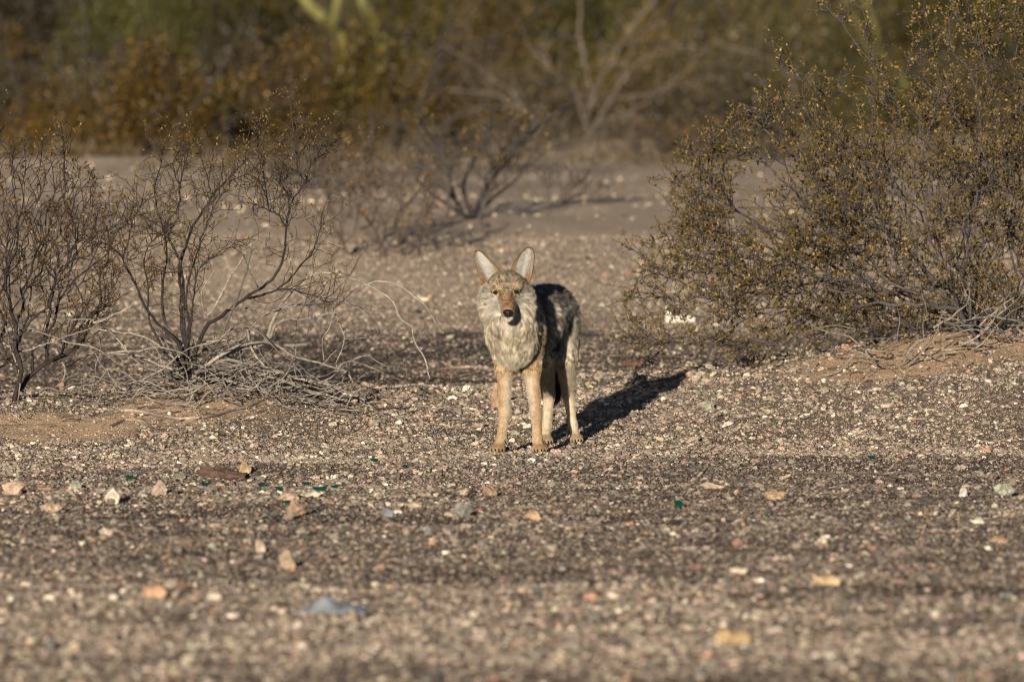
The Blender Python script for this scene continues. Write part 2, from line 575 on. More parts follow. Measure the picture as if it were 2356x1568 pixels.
rock(1185, 1000, 24, 12, GRN, "small flat stone beneath the coyote's belly", seed=28)
rock(1142, 938, 34, 56, (.25, .17, .11), "upright brown stone just behind the coyote's front leg", seed=29, peak=.2)
rock(2170, 752, 92, 34, (.36, .26, .17), "broad tan rock half under the big shrub on the mound", seed=30, rough=.3)
rock(1458, 848, 60, 18, (.10, .058, .045), "dark red flat stone behind the coyote near its shadow", seed=31)
rock(1586, 846, 40, 16, PALE, "pale flat stone on the crest above the coyote's shadow", seed=32)
rock(1630, 945, 30, 22, GRN, "greenish stone at the lower edge of the coyote's shadow", seed=33)
rock(1100, 1475, 44, 20, (.38, .3, .24), "pale blurred stone near the bottom edge", seed=34)
rock(2300, 1250, 50, 18, ORG, "rusty flat stone in the blurred gravel near the right edge", seed=35)
rock(1700, 1320, 44, 14, (.5, .42, .32), "thin cream stone in the blurred gravel, left of the sandy flat one", seed=36)

glass_mat = bpy.data.materials.new("green bottle glass")
glass_mat.use_nodes = True
_b = glass_mat.node_tree.nodes["Principled BSDF"]
_b.inputs["Base Color"].default_value = (.004, .075, .045, 1)
_b.inputs["Roughness"].default_value = .08
_b.inputs["Transmission Weight"].default_value = .35
GLASS = [(295, 1104, 24, 6), (472, 1122, 30, 7), (511, 1117, 16, 7), (560, 1098, 18, 7), (610, 1126, 36, 8), (640, 1131, 22, 6), (700, 1118, 20, 5), (770, 1126, 24, 6), (735, 1133, 40, 8), (1565, 1170, 30, 14),
         (665, 1162, 26, 7), (1447, 1103, 14, 5), (2005, 1057, 20, 5), (1705, 1076, 14, 5), (860, 1064, 18, 5), (1168, 1038, 14, 6), (930, 1078, 16, 5)]
GL = {9: "square dark green glass shard lying alone in the gravel", 15: "green glass shard beside the coyote's left front paw", 12: "tiny green glass shard in the gravel below the sandy mound",
      3: "small green glass shard touching the red brown rock", 0: "green glass shard in the dark gravel left of the red brown rock"}
for i, (px, py, w, h) in enumerate(GLASS):
    r = np.random.default_rng(900 + i)
    p = hit(px, py)
    d = p[1] - CAM_Y
    W, H = w * S2 * d, h * S2 * d
    n_ = 7
    an = np.sort(r.uniform(0, 2 * math.pi, n_))
    rad = r.uniform(.7, 1.1, n_)
    xs, ys = np.cos(an) * rad * W * .5, np.sin(an) * rad * W * .42
    curve = (xs / W) ** 2 * W * .5                                  # curved like the bottle it broke from
    tilt = H / (W * .8) if W > 0 else 0
    zt = curve + ys * tilt + H * .6
    top = np.stack([xs, ys, zt + .0015], -1)
    bot = np.stack([xs, ys, zt - .0015], -1)
    k = np.arange(n_)
    o = make_mesh("glass_shard", np.concatenate([top, bot, [[0, 0, H * .6 + .0015]], [[0, 0, H * .6 - .0015]]]),
                  [np.stack([k, (k + 1) % n_, np.full(n_, 2 * n_)], -1), np.stack([(k + 1) % n_ + n_, k + n_, np.full(n_, 2 * n_ + 1)], -1), np.stack([k + n_, (k + 1) % n_ + n_, (k + 1) % n_, k], -1)], glass_mat)
    o.location = (p[0], p[1], float(ground_z(p[0], p[1])) + .004)
    tag(o, GL.get(i, "thin sliver of broken green bottle glass on the gravel"), "glass shard", "broken green glass on the gravel")

# crumpled grey-blue scrap
p = hit(757, 1412)
u, w_ = np.meshgrid(np.linspace(-1, 1, 34), np.linspace(-1, 1, 22), indexing="ij")
pts = np.stack([u.ravel(), w_.ravel()], -1)
edge = 1 + .25 * (vnoise(np.stack([np.arctan2(pts[:, 1], pts[:, 0]), pts[:, 0] * 0], -1), 1.6, 61) - .5)
fold = np.abs(vnoise(pts, 2.1, 62) - .5) * 2
ridge = np.exp(-((pts[:, 0] + .1 - .2 * pts[:, 1]) / .28) ** 2) * np.exp(-(pts[:, 1] / .55) ** 2)
zz = ridge * .034 + np.exp(-((pts[:, 0] - .65) / .2) ** 2) * .008 + (.5 - fold * .5) * .016 * np.exp(-(np.abs(pts[:, 0]) / .9) ** 4)
co = np.stack([pts[:, 0] * .088 * edge, pts[:, 1] * .07 * edge, zz + .004], -1)
a2, b2 = np.meshgrid(np.arange(33), np.arange(21), indexing="ij")
qq = (a2 * 22 + b2).ravel()
fm = bpy.data.materials.new("faded plastic film")
fm.use_nodes = True
_b = fm.node_tree.nodes["Principled BSDF"]
_nz = fm.node_tree.nodes.new("ShaderNodeTexNoise")
_nz.inputs["Scale"].default_value = 30
_cr = fm.node_tree.nodes.new("ShaderNodeValToRGB")
_cr.color_ramp.elements[0].color = (.21, .23, .25, 1)
_cr.color_ramp.elements[1].color = (.33, .35, .37, 1)
fm.node_tree.links.new(_nz.outputs["Fac"], _cr.inputs[0])
fm.node_tree.links.new(_cr.outputs[0], _b.inputs["Base Color"])
_b.inputs["Roughness"].default_value = .45
o = make_mesh("plastic_scrap", co, [np.stack([qq, qq + 22, qq + 23, qq + 1], -1)], fm, smooth=False)
sm_ = o.modifiers.new("thickness", 'SOLIDIFY')
sm_.thickness = .002
o.location = (p[0], p[1] + .02, float(ground_z(p[0], p[1])))
tag(o, "crumpled blue grey plastic scrap lying on the blurred gravel", "scrap")

# white litter: a strip with one end curled up
p = hit(1565, 740)
L_ = 68 * S2 * (p[1] - CAM_Y)
prof = [(-.5, -.05), (-.5, .36), (-.46, .48), (-.38, .50), (-.32, .40), (-.27, .24), (-.12, .17), (.2, .17), (.5, .15), (.5, -.05)]
m_ = len(prof)
pv = [(x_ * L_ + (0.03 * L_ if yy > 0 else 0), yy * L_, z_ * L_ * 1.1 + .004) for yy in (-.16, .16) for x_, z_ in prof]
fs = [(k, (k + 1) % m_, (k + 1) % m_ + m_, k + m_) for k in range(m_)]
caps = [(1, 4, 3), (1, 3, 2), (1, 5, 4), (0, 5, 1), (0, 6, 5), (0, 9, 6), (6, 9, 7), (7, 9, 8)]
caps = caps + [(a + m_, c + m_, b + m_) for a, b, c in caps]
wm = bpy.data.materials.new("dirty white plastic")
wm.use_nodes = True
_b = wm.node_tree.nodes["Principled BSDF"]
_nz = wm.node_tree.nodes.new("ShaderNodeTexNoise")
_nz.inputs["Scale"].default_value = 25
_cr = wm.node_tree.nodes.new("ShaderNodeValToRGB")
_cr.color_ramp.elements[0].color = (.28, .26, .20, 1)
_cr.color_ramp.elements[1].color = (.42, .39, .31, 1)
wm.node_tree.links.new(_nz.outputs["Fac"], _cr.inputs[0])
wm.node_tree.links.new(_cr.outputs[0], _b.inputs["Base Color"])
o = make_mesh("white_litter", np.array(pv), [np.array(fs), np.array(caps)], wm)
o.location = (p[0], p[1], float(ground_z(p[0], p[1])))
tag(o, "flat dirty white scrap with one end curled up, near the big shrub", "litter")

# ------------------------------------------------------------------ shrubs
def tubes(A, B, ra, rb, k=4):
    n = len(A)
    D = norm(B - A)
    ref = np.where(np.abs(D[:, 2:3]) > .9, np.array([[1., 0, 0]]), np.array([[0, 0, 1.]]))
    U = norm(np.cross(D, ref))
    V = np.cross(D, U)
    an = np.arange(k) * 2 * math.pi / k
    c, s = np.cos(an)[None, :, None], np.sin(an)[None, :, None]
    ring = U[:, None] * c + V[:, None] * s
    ext = D * (np.minimum(ra, rb) * .35)[:, None]
    P = np.concatenate([(A - ext)[:, None] + ring * ra[:, None, None], (B + ext)[:, None] + ring * rb[:, None, None]], 1)
    i = np.arange(k)
    f = np.stack([i, (i + 1) % k, (i + 1) % k + k, i + k], -1)
    F = f[None] + (np.arange(n) * 2 * k)[:, None, None]
    return P.reshape(-1, 3), F.reshape(-1, 4)


def leaf_quads(P, D, L, W, r):
    n = len(P)
    side = norm(np.cross(D, r.normal(0, 1, (n, 3))))
    mid = P + D * (L * .45)[:, None]
    V = np.stack([P, mid + side * (W * .5)[:, None], P + D * L[:, None], mid - side * (W * .5)[:, None]], 1)
    return V.reshape(-1, 3), np.arange(n * 4).reshape(n, 4)


bark_dark = attr_material("dark bark", rough=.85, noise_scale=120, noise_amt=.45, bump=.4, bump_scale=200, spec=.2)
bark_grey = attr_material("dead grey wood", rough=.9, noise_scale=90, noise_amt=.4, bump=.5, bump_scale=160, spec=.15)
leaf_mat = attr_material("small resinous leaves", rough=.5, noise_amt=0, spec=.4, translucent=.3)


def spline(pts, seg=.02):
    """Catmull-Rom through pts (n,3), resampled."""
    pts = np.asarray(pts, float)
    P = np.concatenate([[2 * pts[0] - pts[1]], pts, [2 * pts[-1] - pts[-2]]])
    out = []
    for i in range(1, len(P) - 2):
        n = max(2, int(np.linalg.norm(P[i + 1] - P[i]) / seg))
        t = np.linspace(0, 1, n, endpoint=False)[:, None]
        p0, p1, p2, p3 = P[i - 1], P[i], P[i + 1], P[i + 2]
        out.append(.5 * ((2 * p1) + (-p0 + p2) * t + (2 * p0 - 5 * p1 + 4 * p2 - p3) * t ** 2 + (-p0 + 3 * p1 - 3 * p2 + p3) * t ** 3))
    out.append(pts[-1:])
    return np.concatenate(out)


def tube_chain(c, ra, rb, loc, k=6, power=.8):
    t = np.linspace(0, 1, len(c)) ** power
    rr = ra * (1 - t) + rb * t
    return tubes(c[:-1] - loc, c[1:] - loc, rr[:-1], rr[1:], k)


def grow(roots, targets, bf, seg, r, wob=.25, up=.25):
    """Joins the targets to the roots one after another, each to the node that costs least, with curved and crooked links."""
    dmin = np.min(np.linalg.norm(targets[:, None] - roots[None], axis=-1), 1)
    targets = targets[np.argsort(dmin)]
    cap = len(roots) + len(targets) * 60
    P = np.zeros((cap, 3))
    par = np.full(cap, -1)
    root = np.zeros(cap, int)
    path = np.zeros(cap)
    dr = np.zeros((cap, 3))
    m = len(roots)
    P[:m] = roots
    root[:m] = np.arange(m)
    dr[:m] = [0, 0, 1]
    for t in targets:
        dv = t - P[:m]
        dist = np.linalg.norm(dv, axis=1)
        turn = 1 - np.sum(dv * dr[:m], 1) / np.maximum(dist, 1e-6)
        cost = dist * (1 + .35 * turn) + bf * path[:m]
        j = int(np.argmin(cost))
        L = dist[j]
        n = max(1, int(L / seg))
        if m + n >= cap:
            break
        p0, d0 = P[j], dr[j]
        end = norm(dv[j] / max(L, 1e-6) + np.array([0, 0, up]))
        tt = np.linspace(0, 1, n + 1)[1:, None]
        h = (2 * tt ** 3 - 3 * tt ** 2 + 1) * p0 + (tt ** 3 - 2 * tt ** 2 + tt) * (d0 * L * .8) + (-2 * tt ** 3 + 3 * tt ** 2) * t + (tt ** 3 - tt ** 2) * (end * L * .8)
        h = h + r.normal(0, seg * wob, h.shape) * (1 - (tt - .5) ** 2)
        prev = j
        for q_ in range(n):
            P[m] = h[q_]
            par[m] = prev
            root[m] = root[j]
            step = h[q_] - P[prev]
            path[m] = path[prev] + np.linalg.norm(step)
            dr[m] = norm(step)
            prev = m
            m += 1
    return P[:m], par[:m], root[:m], dr[:m]


def weights(par):
    w = np.zeros(len(par))
    kids = np.zeros(len(par), int)
    np.add.at(kids, par[par >= 0], 1)
    w[kids == 0] = 1
    for i in range(len(par) - 1, -1, -1):
        if par[i] >= 0:
            w[par[i]] += w[i]
    return w


def twig_set(P, D, r, L=(.04, .09), leaves=7, leaf_len=(.009, .015), leaf_w=.42, up=.3, spread=.6, rad=.0009):
    """Crooked leafy twigs from the points P. Returns (tube arrays, leaf arrays)."""
    n = len(P)
    ln = r.uniform(*L, n)
    d = norm(D + r.normal(0, spread, (n, 3)) + np.array([0, 0, up]))
    pts = [P]
    dirs = []
    for k in range(3):
        d = norm(d + r.normal(0, .38, (n, 3)) + np.array([0, 0, .06]))
        dirs.append(d)
        pts.append(pts[-1] + d * (ln / 3)[:, None])
    A = np.concatenate(pts[:3])
    B = np.concatenate(pts[1:])
    ra = np.concatenate([np.full(n, rad * 1.2), np.full(n, rad), np.full(n, rad * .85)])
    rb = np.concatenate([np.full(n, rad), np.full(n, rad * .85), np.full(n, rad * .6)])
    m = n * leaves
    ti = np.repeat(np.arange(n), leaves)
    s = r.uniform(.15, 1, m) ** .7 * 3
    k = np.minimum(s.astype(int), 2)
    PT = np.stack(pts, 1)
    DT = np.stack(dirs, 1)
    f = (s - k)[:, None]
    lp = PT[ti, k] * (1 - f) + PT[ti, k + 1] * f
    ld = norm(DT[ti, k] + r.normal(0, .75, (m, 3)) + np.array([0, 0, .25]))
    ll = r.uniform(*leaf_len, m)
    return (A, B, ra, rb), (lp, ld, ll, ll * leaf_w * r.uniform(.7, 1.3, m))


def leaf_colors(P, r, a, b, c, noise=2.2, seed=0):
    n = len(P)
    t = np.clip(vnoise(P, noise, seed) * .55 + r.uniform(0, 1, n) * .6 - .1, 0, 1)[:, None]
    col = np.array(a) * (1 - t) + np.array(b) * t
    hot = (r.uniform(0, 1, n) < .07)[:, None]
    col = np.where(hot, np.array(c), col)
    return col * r.uniform(.65, 1.35, (n, 1))


def in_poly(x, y, poly):
    poly = np.asarray(poly, float)
    ins = np.zeros(len(x), bool)
    j = len(poly) - 1
    for i in range(len(poly)):
        xi, yi = poly[i]
        xj, yj = poly[j]
        c = ((yi > y) != (yj > y)) & (x < (xj - xi) * (y - yi) / ((yj - yi) or 1e-9) + xi)
        ins ^= c
        j = i
    return ins


def poly_dist(x, y, poly):
    poly = np.asarray(poly, float)
    best = np.full(len(x), 1e9)
    for i in range(len(poly)):
        a, b = poly[i - 1], poly[i]
        ab = b - a
        t = np.clip(((x - a[0]) * ab[0] + (y - a[1]) * ab[1]) / max(ab @ ab, 1e-9), 0, 1)
        best = np.minimum(best, np.hypot(x - a[0] - t * ab[0], y - a[1] - t * ab[1]))
    return best


def fill_poly(poly, n, y0, thick, r, clump=0.0, seed=0, top_fade=False):
    """Points of a crown: the outline gives its height and width at depth y0, its own depth is +-thick."""
    poly = np.asarray(poly, float)
    out = []
    while len(out) < n:
        x = r.uniform(poly[:, 0].min(), poly[:, 0].max(), n * 3)
        y = r.uniform(poly[:, 1].min(), poly[:, 1].max(), n * 3)
        k = in_poly(x, y, poly)
        x, y = x[k], y[k]
        dist = poly_dist(x, y, poly) * S2 * (y0 - CAM_Y)
        dy = r.uniform(-1, 1, len(x)) * thick * np.clip(dist / thick, .05, 1) ** .5
        p = np.stack([pix(a, b, y0) for a, b in zip(x, y)])
        p[:, 1] += dy
        keep = np.ones(len(p), bool)
        if clump:
            keep &= r.uniform(0, 1, len(p)) < np.clip((vnoise(p, 3.2, seed) * .6 + vnoise(p, 7.5, seed + 1) * .4 - clump) * 5, 0.05, 1)
        if top_fade:
            keep &= r.uniform(0, 1, len(p)) < .22 + .78 * sstep(150, 400, y)
            keep &= r.uniform(0, 1, len(p)) < .30 + .70 * sstep(1530, 1680, x)
        gz = ground_z(p[:, 0], p[:, 1])
        keep &= p[:, 2] > gz + .03
        out += list(p[keep])
    return np.array(out[:n])


def shrub_parts(root_obj, P, par, root, dr, r, r0, rmax, bark, leaf_cols, tw=None, wmax=3, per=1.6, leafp=None, bark_col=(.05, .04, .036), stem_name="stem", seed=0, k=5, tipzone=None):
    """Stem meshes (one per stem from the ground) and one foliage mesh, children of root_obj."""
    w = weights(par)
    rad = np.minimum(r0 * w ** .40, rmax)
    loc = np.array(root_obj.location)
    e = np.where(par >= 0)[0]
    A, B = P[par[e]], P[e]
    ra, rb = np.minimum(rad[par[e]], rad[e] * 1.35), rad[e]
    tip = np.where((w <= wmax) & (par >= 0))[0]
    if tipzone is not None:
        tip = tip[tipzone(P[tip])]
    n = int(len(tip) * per)
    pick = r.choice(tip, n)
    tt, lv = twig_set(P[pick], dr[pick], r, **(leafp or {}))
    stems = np.unique(root)
    tr = np.tile(root[pick], 3)
    for s in stems:
        ke, kt = root[e] == s, tr == s
        if not ke.any():
            continue
        AA = np.concatenate([A[ke], tt[0][kt]])
        BB = np.concatenate([B[ke], tt[1][kt]])
        v, f = tubes(AA - loc, BB - loc, np.concatenate([ra[ke], tt[2][kt]]), np.concatenate([rb[ke], tt[3][kt]]), k)
        base = np.array(bark_col)
        c = base[None] * (.7 + .9 * vnoise(v + loc, 9, seed + 1))[:, None]
        make_mesh(stem_name, v, [f], bark, c, parent=root_obj, smooth=True)
    v, f = leaf_quads(lv[0] - loc, lv[1], lv[2], lv[3], r)
    c = np.repeat(leaf_colors(lv[0], r, *leaf_cols, seed=seed), 4, 0)
    make_mesh("foliage", v, [f], leaf_mat, c, parent=root_obj)


OLIVE = ((.088, .062, .016), (.185, .122, .027), (.30, .18, .042))
RUSTY = ((.08, .05, .015), (.18, .10, .025), (.32, .16, .04))

# the big shrub on the sandy mound
r = np.random.default_rng(41)
BIG = [(2560, -150), (2250, -160), (2050, -120), (1960, -60), (1850, 40), (1800, 90), (1765, 112), (1740, 220), (1715, 270), (1650, 300), (1560, 345), (1530, 400), (1548, 440), (1520, 490), (1550, 530), (1480, 560), (1400, 590), (1420, 640), (1480, 640), (1440, 690),
       (1420, 770), (1490, 812), (1600, 792), (1700, 812), (1850, 790), (2000, 765), (2300, 745), (2640, 745), (2700, 300), (2680, -50)]
yb = 2.4
tg = fill_poly(BIG, 2300, yb - .05, .55, r, clump=.44, seed=71, top_fade=True)
RS = []
for k in range(15):
    px = 2215 + 240 * r.uniform() + (40 if k % 2 else 0)
    q_ = pix(px, 740, yb + r.uniform(-.28, .28))
    RS.append([q_[0], q_[1], float(ground_z(q_[0], q_[1])) - .02])
RS = np.array(RS)
P, par, root, dr = grow(RS, tg, .42, .032, r, wob=.16, up=.02)
P[:, 2] = np.maximum(P[:, 2], ground_z(P[:, 0], P[:, 1]) - .015)
big = empty("creosote_shrub", RS.mean(0), "large leafy olive brown creosote shrub spreading over the sandy mound, cut by the right edge", "shrub")
shrub_parts(big, P, par, root, dr, r, .0013, .011, bark_dark, OLIVE, wmax=4, per=2.7, bark_col=(.050, .043, .041), seed=3,
            leafp=dict(L=(.045, .11), leaves=9, leaf_len=(.009, .0175), leaf_w=.45, spread=.8, rad=.0011))
# dry litter twigs under it
nb = 90
a = np.stack([pix(r.uniform(1960, 2470), r.uniform(700, 760), yb + r.uniform(-.5, .3)) for _ in range(nb)])
a[:, 2] = ground_z(a[:, 0], a[:, 1]) + r.uniform(0, .12, nb)
for s in a:
    d_ = norm(np.array([r.normal(0, 1), r.normal(0, .7), r.normal(.12, .4)]))
    c = [s]
    for k in range(r.integers(5, 10)):
        e_ = s + d_ * .04
        e_[2] = max(e_[2], float(ground_z(e_[0], e_[1])) + .004)
        c.append(e_)
        d_ = norm(d_ + r.normal(0, .22, 3))
        s = e_
    c = spline(np.array(c), .02)
    v, f = tube_chain(c, r.uniform(.0022, .0055), .0012, np.array(big.location), 5)
    make_mesh("dead_branch", v, [f], bark_grey, np.array((.2, .175, .15))[None] * (.5 + .9 * vnoise(v, 8, 2))[:, None], parent=big, smooth=True)


def z3(p):
    return (p[0] * .5111, 235.6 + p[1] * .5111)


def traced(poly, y0, dy0, dy1, r, jit=.004):
    n = len(poly)
    pts = []
    for i, p in enumerate(poly):
        px, py = z3(p)
        t = i / max(n - 1, 1)
        pts.append(pix(px, py, y0 + dy0 * (1 - t) + dy1 * t))
    c = spline(pts)
    kk = np.stack([np.interp(np.arange(len(c)), np.arange(0, len(c) + 4, 4), r.normal(0, jit * 1.6, len(np.arange(0, len(c) + 4, 4)))) for _ in range(3)], -1)
    c[1:-1] += kk[1:-1] + r.normal(0, jit * .35, (len(c) - 2, 3))
    g = ground_z(c[:, 0], c[:, 1])
    c[:, 2] = np.maximum(c[:, 2], g + .004)
    return c


LIVING = [
    ([(838, 1225), (828, 1100), (822, 950), (822, 800), (800, 690), (762, 610), (757, 540), (800, 470), (815, 380), (820, 300), (832, 240)], .011),
    ([(845, 1230), (818, 1050), (812, 880), (815, 760), (845, 610), (885, 525), (960, 425), (1030, 350), (1090, 285), (1130, 200), (1160, 110)], .011),
    ([(850, 1200), (835, 950), (850, 830), (878, 710), (900, 610), (935, 510), (985, 430), (1050, 385)], .008),
    ([(870, 1220), (930, 1010), (1010, 940), (1100, 880), (1205, 820), (1258, 760), (1280, 650), (1288, 545), (1308, 445), (1370, 360), (1420, 275), (1470, 230), (1520, 165)], .010),
    ([(1285, 555), (1225, 490), (1140, 460)], .004), ([(1300, 450), (1265, 355)], .004), ([(1212, 490), (1195, 370), (1185, 260)], .004),
    ([(830, 1200), (790, 1080), (700, 985), (645, 900), (595, 790), (560, 700), (600, 560), (640, 440)], .009),
    ([(830, 1210), (760, 1080), (740, 950), (735, 820), (748, 700), (752, 610), (705, 450), (715, 330), (742, 190)], .009),
    ([(820, 1200), (700, 1050), (660, 920), (656, 780), (668, 640), (730, 585)], .007),
    ([(1110, 880), (1250, 842), (1340, 760), (1400, 680), (1440, 590), (1482, 530)], .006),
    ([(835, 1100), (870, 900), (900, 760), (1000, 690), (1060, 620)], .006),
    ([(1370, 360), (1340, 250), (1320, 130)], .004), ([(1340, 250), (1400, 170), (1380, 130)], .003), ([(1250, 842), (1350, 850), (1500, 860)], .004),
    ([(960, 425), (920, 330), (905, 250)], .004), ([(815, 380), (780, 300), (800, 230)], .003), ([(556, 700), (480, 640), (430, 640)], .004),
    ([(757, 540), (700, 580), (640, 560)], .003), ([(1030, 350), (1110, 330), (1180, 260)], .003), ([(820, 760), (760, 770), (690, 740)], .003),
]
DEAD = [
    ([(870, 1220), (960, 1100), (1020, 1000), (1060, 900), (1110, 750), (1135, 640)], .007),
    ([(930, 960), (985, 880), (1040, 790), (1090, 720), (1132, 635)], .0065),
    ([(925, 960), (918, 850), (970, 765), (1040, 690)], .0035),
    ([(1160, 830), (1110, 700), (1055, 650), (960, 600), (870, 560)], .0035),
    ([(1195, 1085), (1235, 985), (1290, 880), (1370, 795), (1435, 762), (1500, 762), (1570, 785), (1640, 815), (1720, 858), (1770, 905), (1800, 985), (1850, 1010), (1865, 1060), (1900, 1120), (1925, 1165), (1935, 1240)], .0075),
    ([(960, 1150), (1085, 1110), (1195, 1080), (1240, 1005), (1300, 975), (1400, 965), (1480, 945), (1530, 905), (1570, 865), (1640, 825), (1720, 808), (1790, 820), (1860, 870), (1925, 935), (1985, 1028)], .0085),
    ([(1005, 925), (1120, 930), (1230, 920), (1330, 905), (1450, 890), (1560, 910), (1640, 940), (1690, 1000), (1680, 1070)], .0045),
    ([(1230, 935), (1330, 910), (1480, 880), (1570, 905), (1650, 925), (1730, 945)], .0045),
    ([(1330, 910), (1400, 860), (1470, 845), (1530, 860), (1560, 885)], .0035),
    ([(1070, 1150), (1130, 1000), (1250, 925), (1400, 900), (1470, 890), (1500, 905)], .0045),
    ([(900, 1190), (1050, 1100), (1200, 1080), (1330, 1150), (1400, 1165), (1480, 1185), (1550, 1220), (1610, 1310), (1680, 1400)], .0085),
    ([(880, 1200), (1000, 1150), (1130, 1180), (1300, 1235), (1450, 1275), (1640, 1340)], .0085),
    ([(880, 1215), (1050, 1190), (1200, 1205), (1350, 1250), (1500, 1300), (1620, 1330)], .0095),
    ([(900, 1205), (1020, 1195), (1150, 1215), (1290, 1255), (1420, 1310), (1560, 1335)], .009),
    ([(1110, 1010), (1140, 1130), (1230, 1250), (1290, 1380), (1338, 1450)], .006),
    ([(860, 1150), (1000, 1075), (1110, 1080), (1200, 1140), (1290, 1200)], .007),
    ([(790, 1210), (640, 1180), (510, 1050), (440, 980), (300, 975)], .006),
    ([(780, 1150), (640, 1050), (500, 1030), (350, 1000)], .0055),
    ([(560, 1130), (690, 1190), (755, 1240), (770, 1330), (830, 1370)], .005),
    ([(800, 1220), (690, 1160), (560, 1130), (430, 1140), (300, 1190)], .006),
    ([(850, 1230), (960, 1240), (1100, 1270), (1230, 1340), (1330, 1440)], .007),
    ([(1570, 780), (1610, 700), (1640, 650), (1662, 625)], .004),
    ([(1410, 730), (1440, 770), (1455, 830)], .0025), ([(1460, 785), (1480, 810), (1478, 850)], .0022),
    ([(1445, 780), (1400, 880), (1382, 960), (1378, 1040), (1372, 1080)], .003),
    ([(1500, 930), (1530, 1010), (1550, 1060), (1545, 1120), (1515, 1200)], .0032), ([(1500, 950), (1490, 1010), (1460, 1080), (1455, 1160)], .0028), ([(1545, 1110), (1580, 1070)], .002),
    ([(1520, 1205), (1560, 1180), (1640, 1185), (1720, 1210), (1790, 1245), (1850, 1285)], .006),
    ([(1560, 1180), (1620, 1150), (1700, 1170), (1750, 1190)], .0045),
    ([(1000, 1040), (1100, 1000), (1180, 1040), (1240, 1100), (1330, 1180)], .004),
    ([(640, 1250), (760, 1180), (870, 1100), (960, 1080), (1040, 1010)], .005),
    ([(720, 1060), (820, 1090), (960, 1075), (1080, 1070)], .006),
    ([(740, 1000), (830, 1080), (1000, 1140), (1180, 1210)], .006),
    ([(480, 1130), (600, 1110), (720, 1100), (850, 1150)], .005),
]
r = np.random.default_rng(52)
yB = 1.55
b0 = pix(*z3((845, 1235)), yB)
b0[2] = float(ground_z(b0[0], b0[1]))
shB = empty("half_dead_shrub", b0, "sparse shrub of dark leafy stems with grey dead branches arching towards the coyote", "shrub")
locB = np.array(shB.location)
TP, TD = [], []
for i, (poly, rad) in enumerate(LIVING):
    long_ = len(poly) > 5
    c = traced(poly, yB, r.uniform(-.05, .12), r.uniform(-.22, .28), r)
    v, f = tube_chain(c, rad * .95, .0015, locB)
    base = np.array((.023, .019, .018))
    make_mesh("stem", v, [f], bark_dark, base[None] * (.6 + 1.1 * vnoise(v, 14, i))[:, None], parent=shB, smooth=True)
    lo = .5 if long_ else .12
    k0 = int(len(c) * lo)
    idx = np.arange(k0, len(c))
    d_ = norm(np.gradient(c, axis=0))
    reps = np.repeat(idx, 2)
    TP.append(c[reps]); TD.append(d_[reps])
    TP.append(c[-4:]); TD.append(d_[-4:])
TP, TD = np.concatenate(TP), np.concatenate(TD)
pick = r.uniform(0, 1, len(TP)) < .66
TP, TD = TP[pick], TD[pick]
# side shoots first, then leafy twigs along them
(A1, B1, ra1, rb1), _ = twig_set(TP, TD, r, L=(.05, .16), leaves=1, spread=.8, rad=.0013)
n1 = len(TP)
P2 = np.concatenate([B1[n1:2 * n1], B1[2 * n1:], B1[2 * n1:]])
D2 = np.concatenate([norm(B1 - A1)[n1:2 * n1], norm(B1 - A1)[2 * n1:], norm(B1 - A1)[2 * n1:]])
(A2, B2, ra2, rb2), lv = twig_set(P2, D2, r, L=(.03, .075), leaves=4, leaf_len=(.007, .0135), spread=.9, rad=.0009)
v, f = tubes(np.concatenate([A1, A2]) - locB, np.concatenate([B1, B2]) - locB, np.concatenate([ra1, ra2]), np.concatenate([rb1, rb2]), 4)
make_mesh("twigs", v, [f], bark_dark, np.array((.040, .028, .022))[None] * (.6 + .9 * vnoise(v, 10, 5))[:, None], parent=shB)
v, f = leaf_quads(lv[0] - locB, lv[1], lv[2], lv[3], r)
make_mesh("foliage", v, [f], leaf_mat, np.repeat(leaf_colors(lv[0], r, (.105, .075, .018), (.21, .15, .03), (.30, .16, .04), seed=8), 4, 0), parent=shB)
for i, (poly, rad) in enumerate(DEAD):
    low = poly[0][1] > 1180
    c = traced(poly, yB, r.uniform(-.12, .1) if low else r.uniform(-.05, .1), r.uniform(-.3, .25), r, .003)
    v, f = tube_chain(c, rad * .95, max(.0016, rad * .38), locB)
    base = np.array((.20, .175, .15)) if i % 3 else np.array((.12, .105, .092))
    cc = base[None] * (.5 + 1.0 * vnoise(v, 16, i + 40))[:, None]
    o = make_mesh("dead_branch", v, [f], bark_grey, cc, parent=shB, smooth=True)
# short random dead sticks massed round its foot
AA, BB, RA = [], [], []
for _ in range(230):
    s = pix(*z3((r.normal(1030, 310), r.uniform(1090, 1260))), yB + r.uniform(-.28, .28))
    s[2] = float(ground_z(s[0], s[1])) + abs(r.normal(.03, .045))
    d_ = norm(np.array([r.choice([-.6, 1]) * abs(r.normal(1, .3)), r.normal(0, .5), r.normal(.1, .35)]))
    rr = r.uniform(.0012, .0036)
    for k in range(r.integers(5, 12)):
        e_ = s + d_ * .028
        e_[2] = max(e_[2], float(ground_z(e_[0], e_[1])) + .004)
        AA.append(s); BB.append(e_); RA.append(rr)
        rr *= .94
        d_ = norm(d_ + r.normal(0, .27, 3) + np.array([0, 0, -.04]))
        s = e_
v, f = tubes(np.array(AA) - locB, np.array(BB) - locB, np.array(RA), np.array(RA) * .94, 5)
o = make_mesh("dead_twigs", v, [f], bark_grey, np.array((.185, .162, .14))[None] * (.45 + 1.1 * vnoise(v, 13, 77))[:, None], parent=shB, smooth=True)

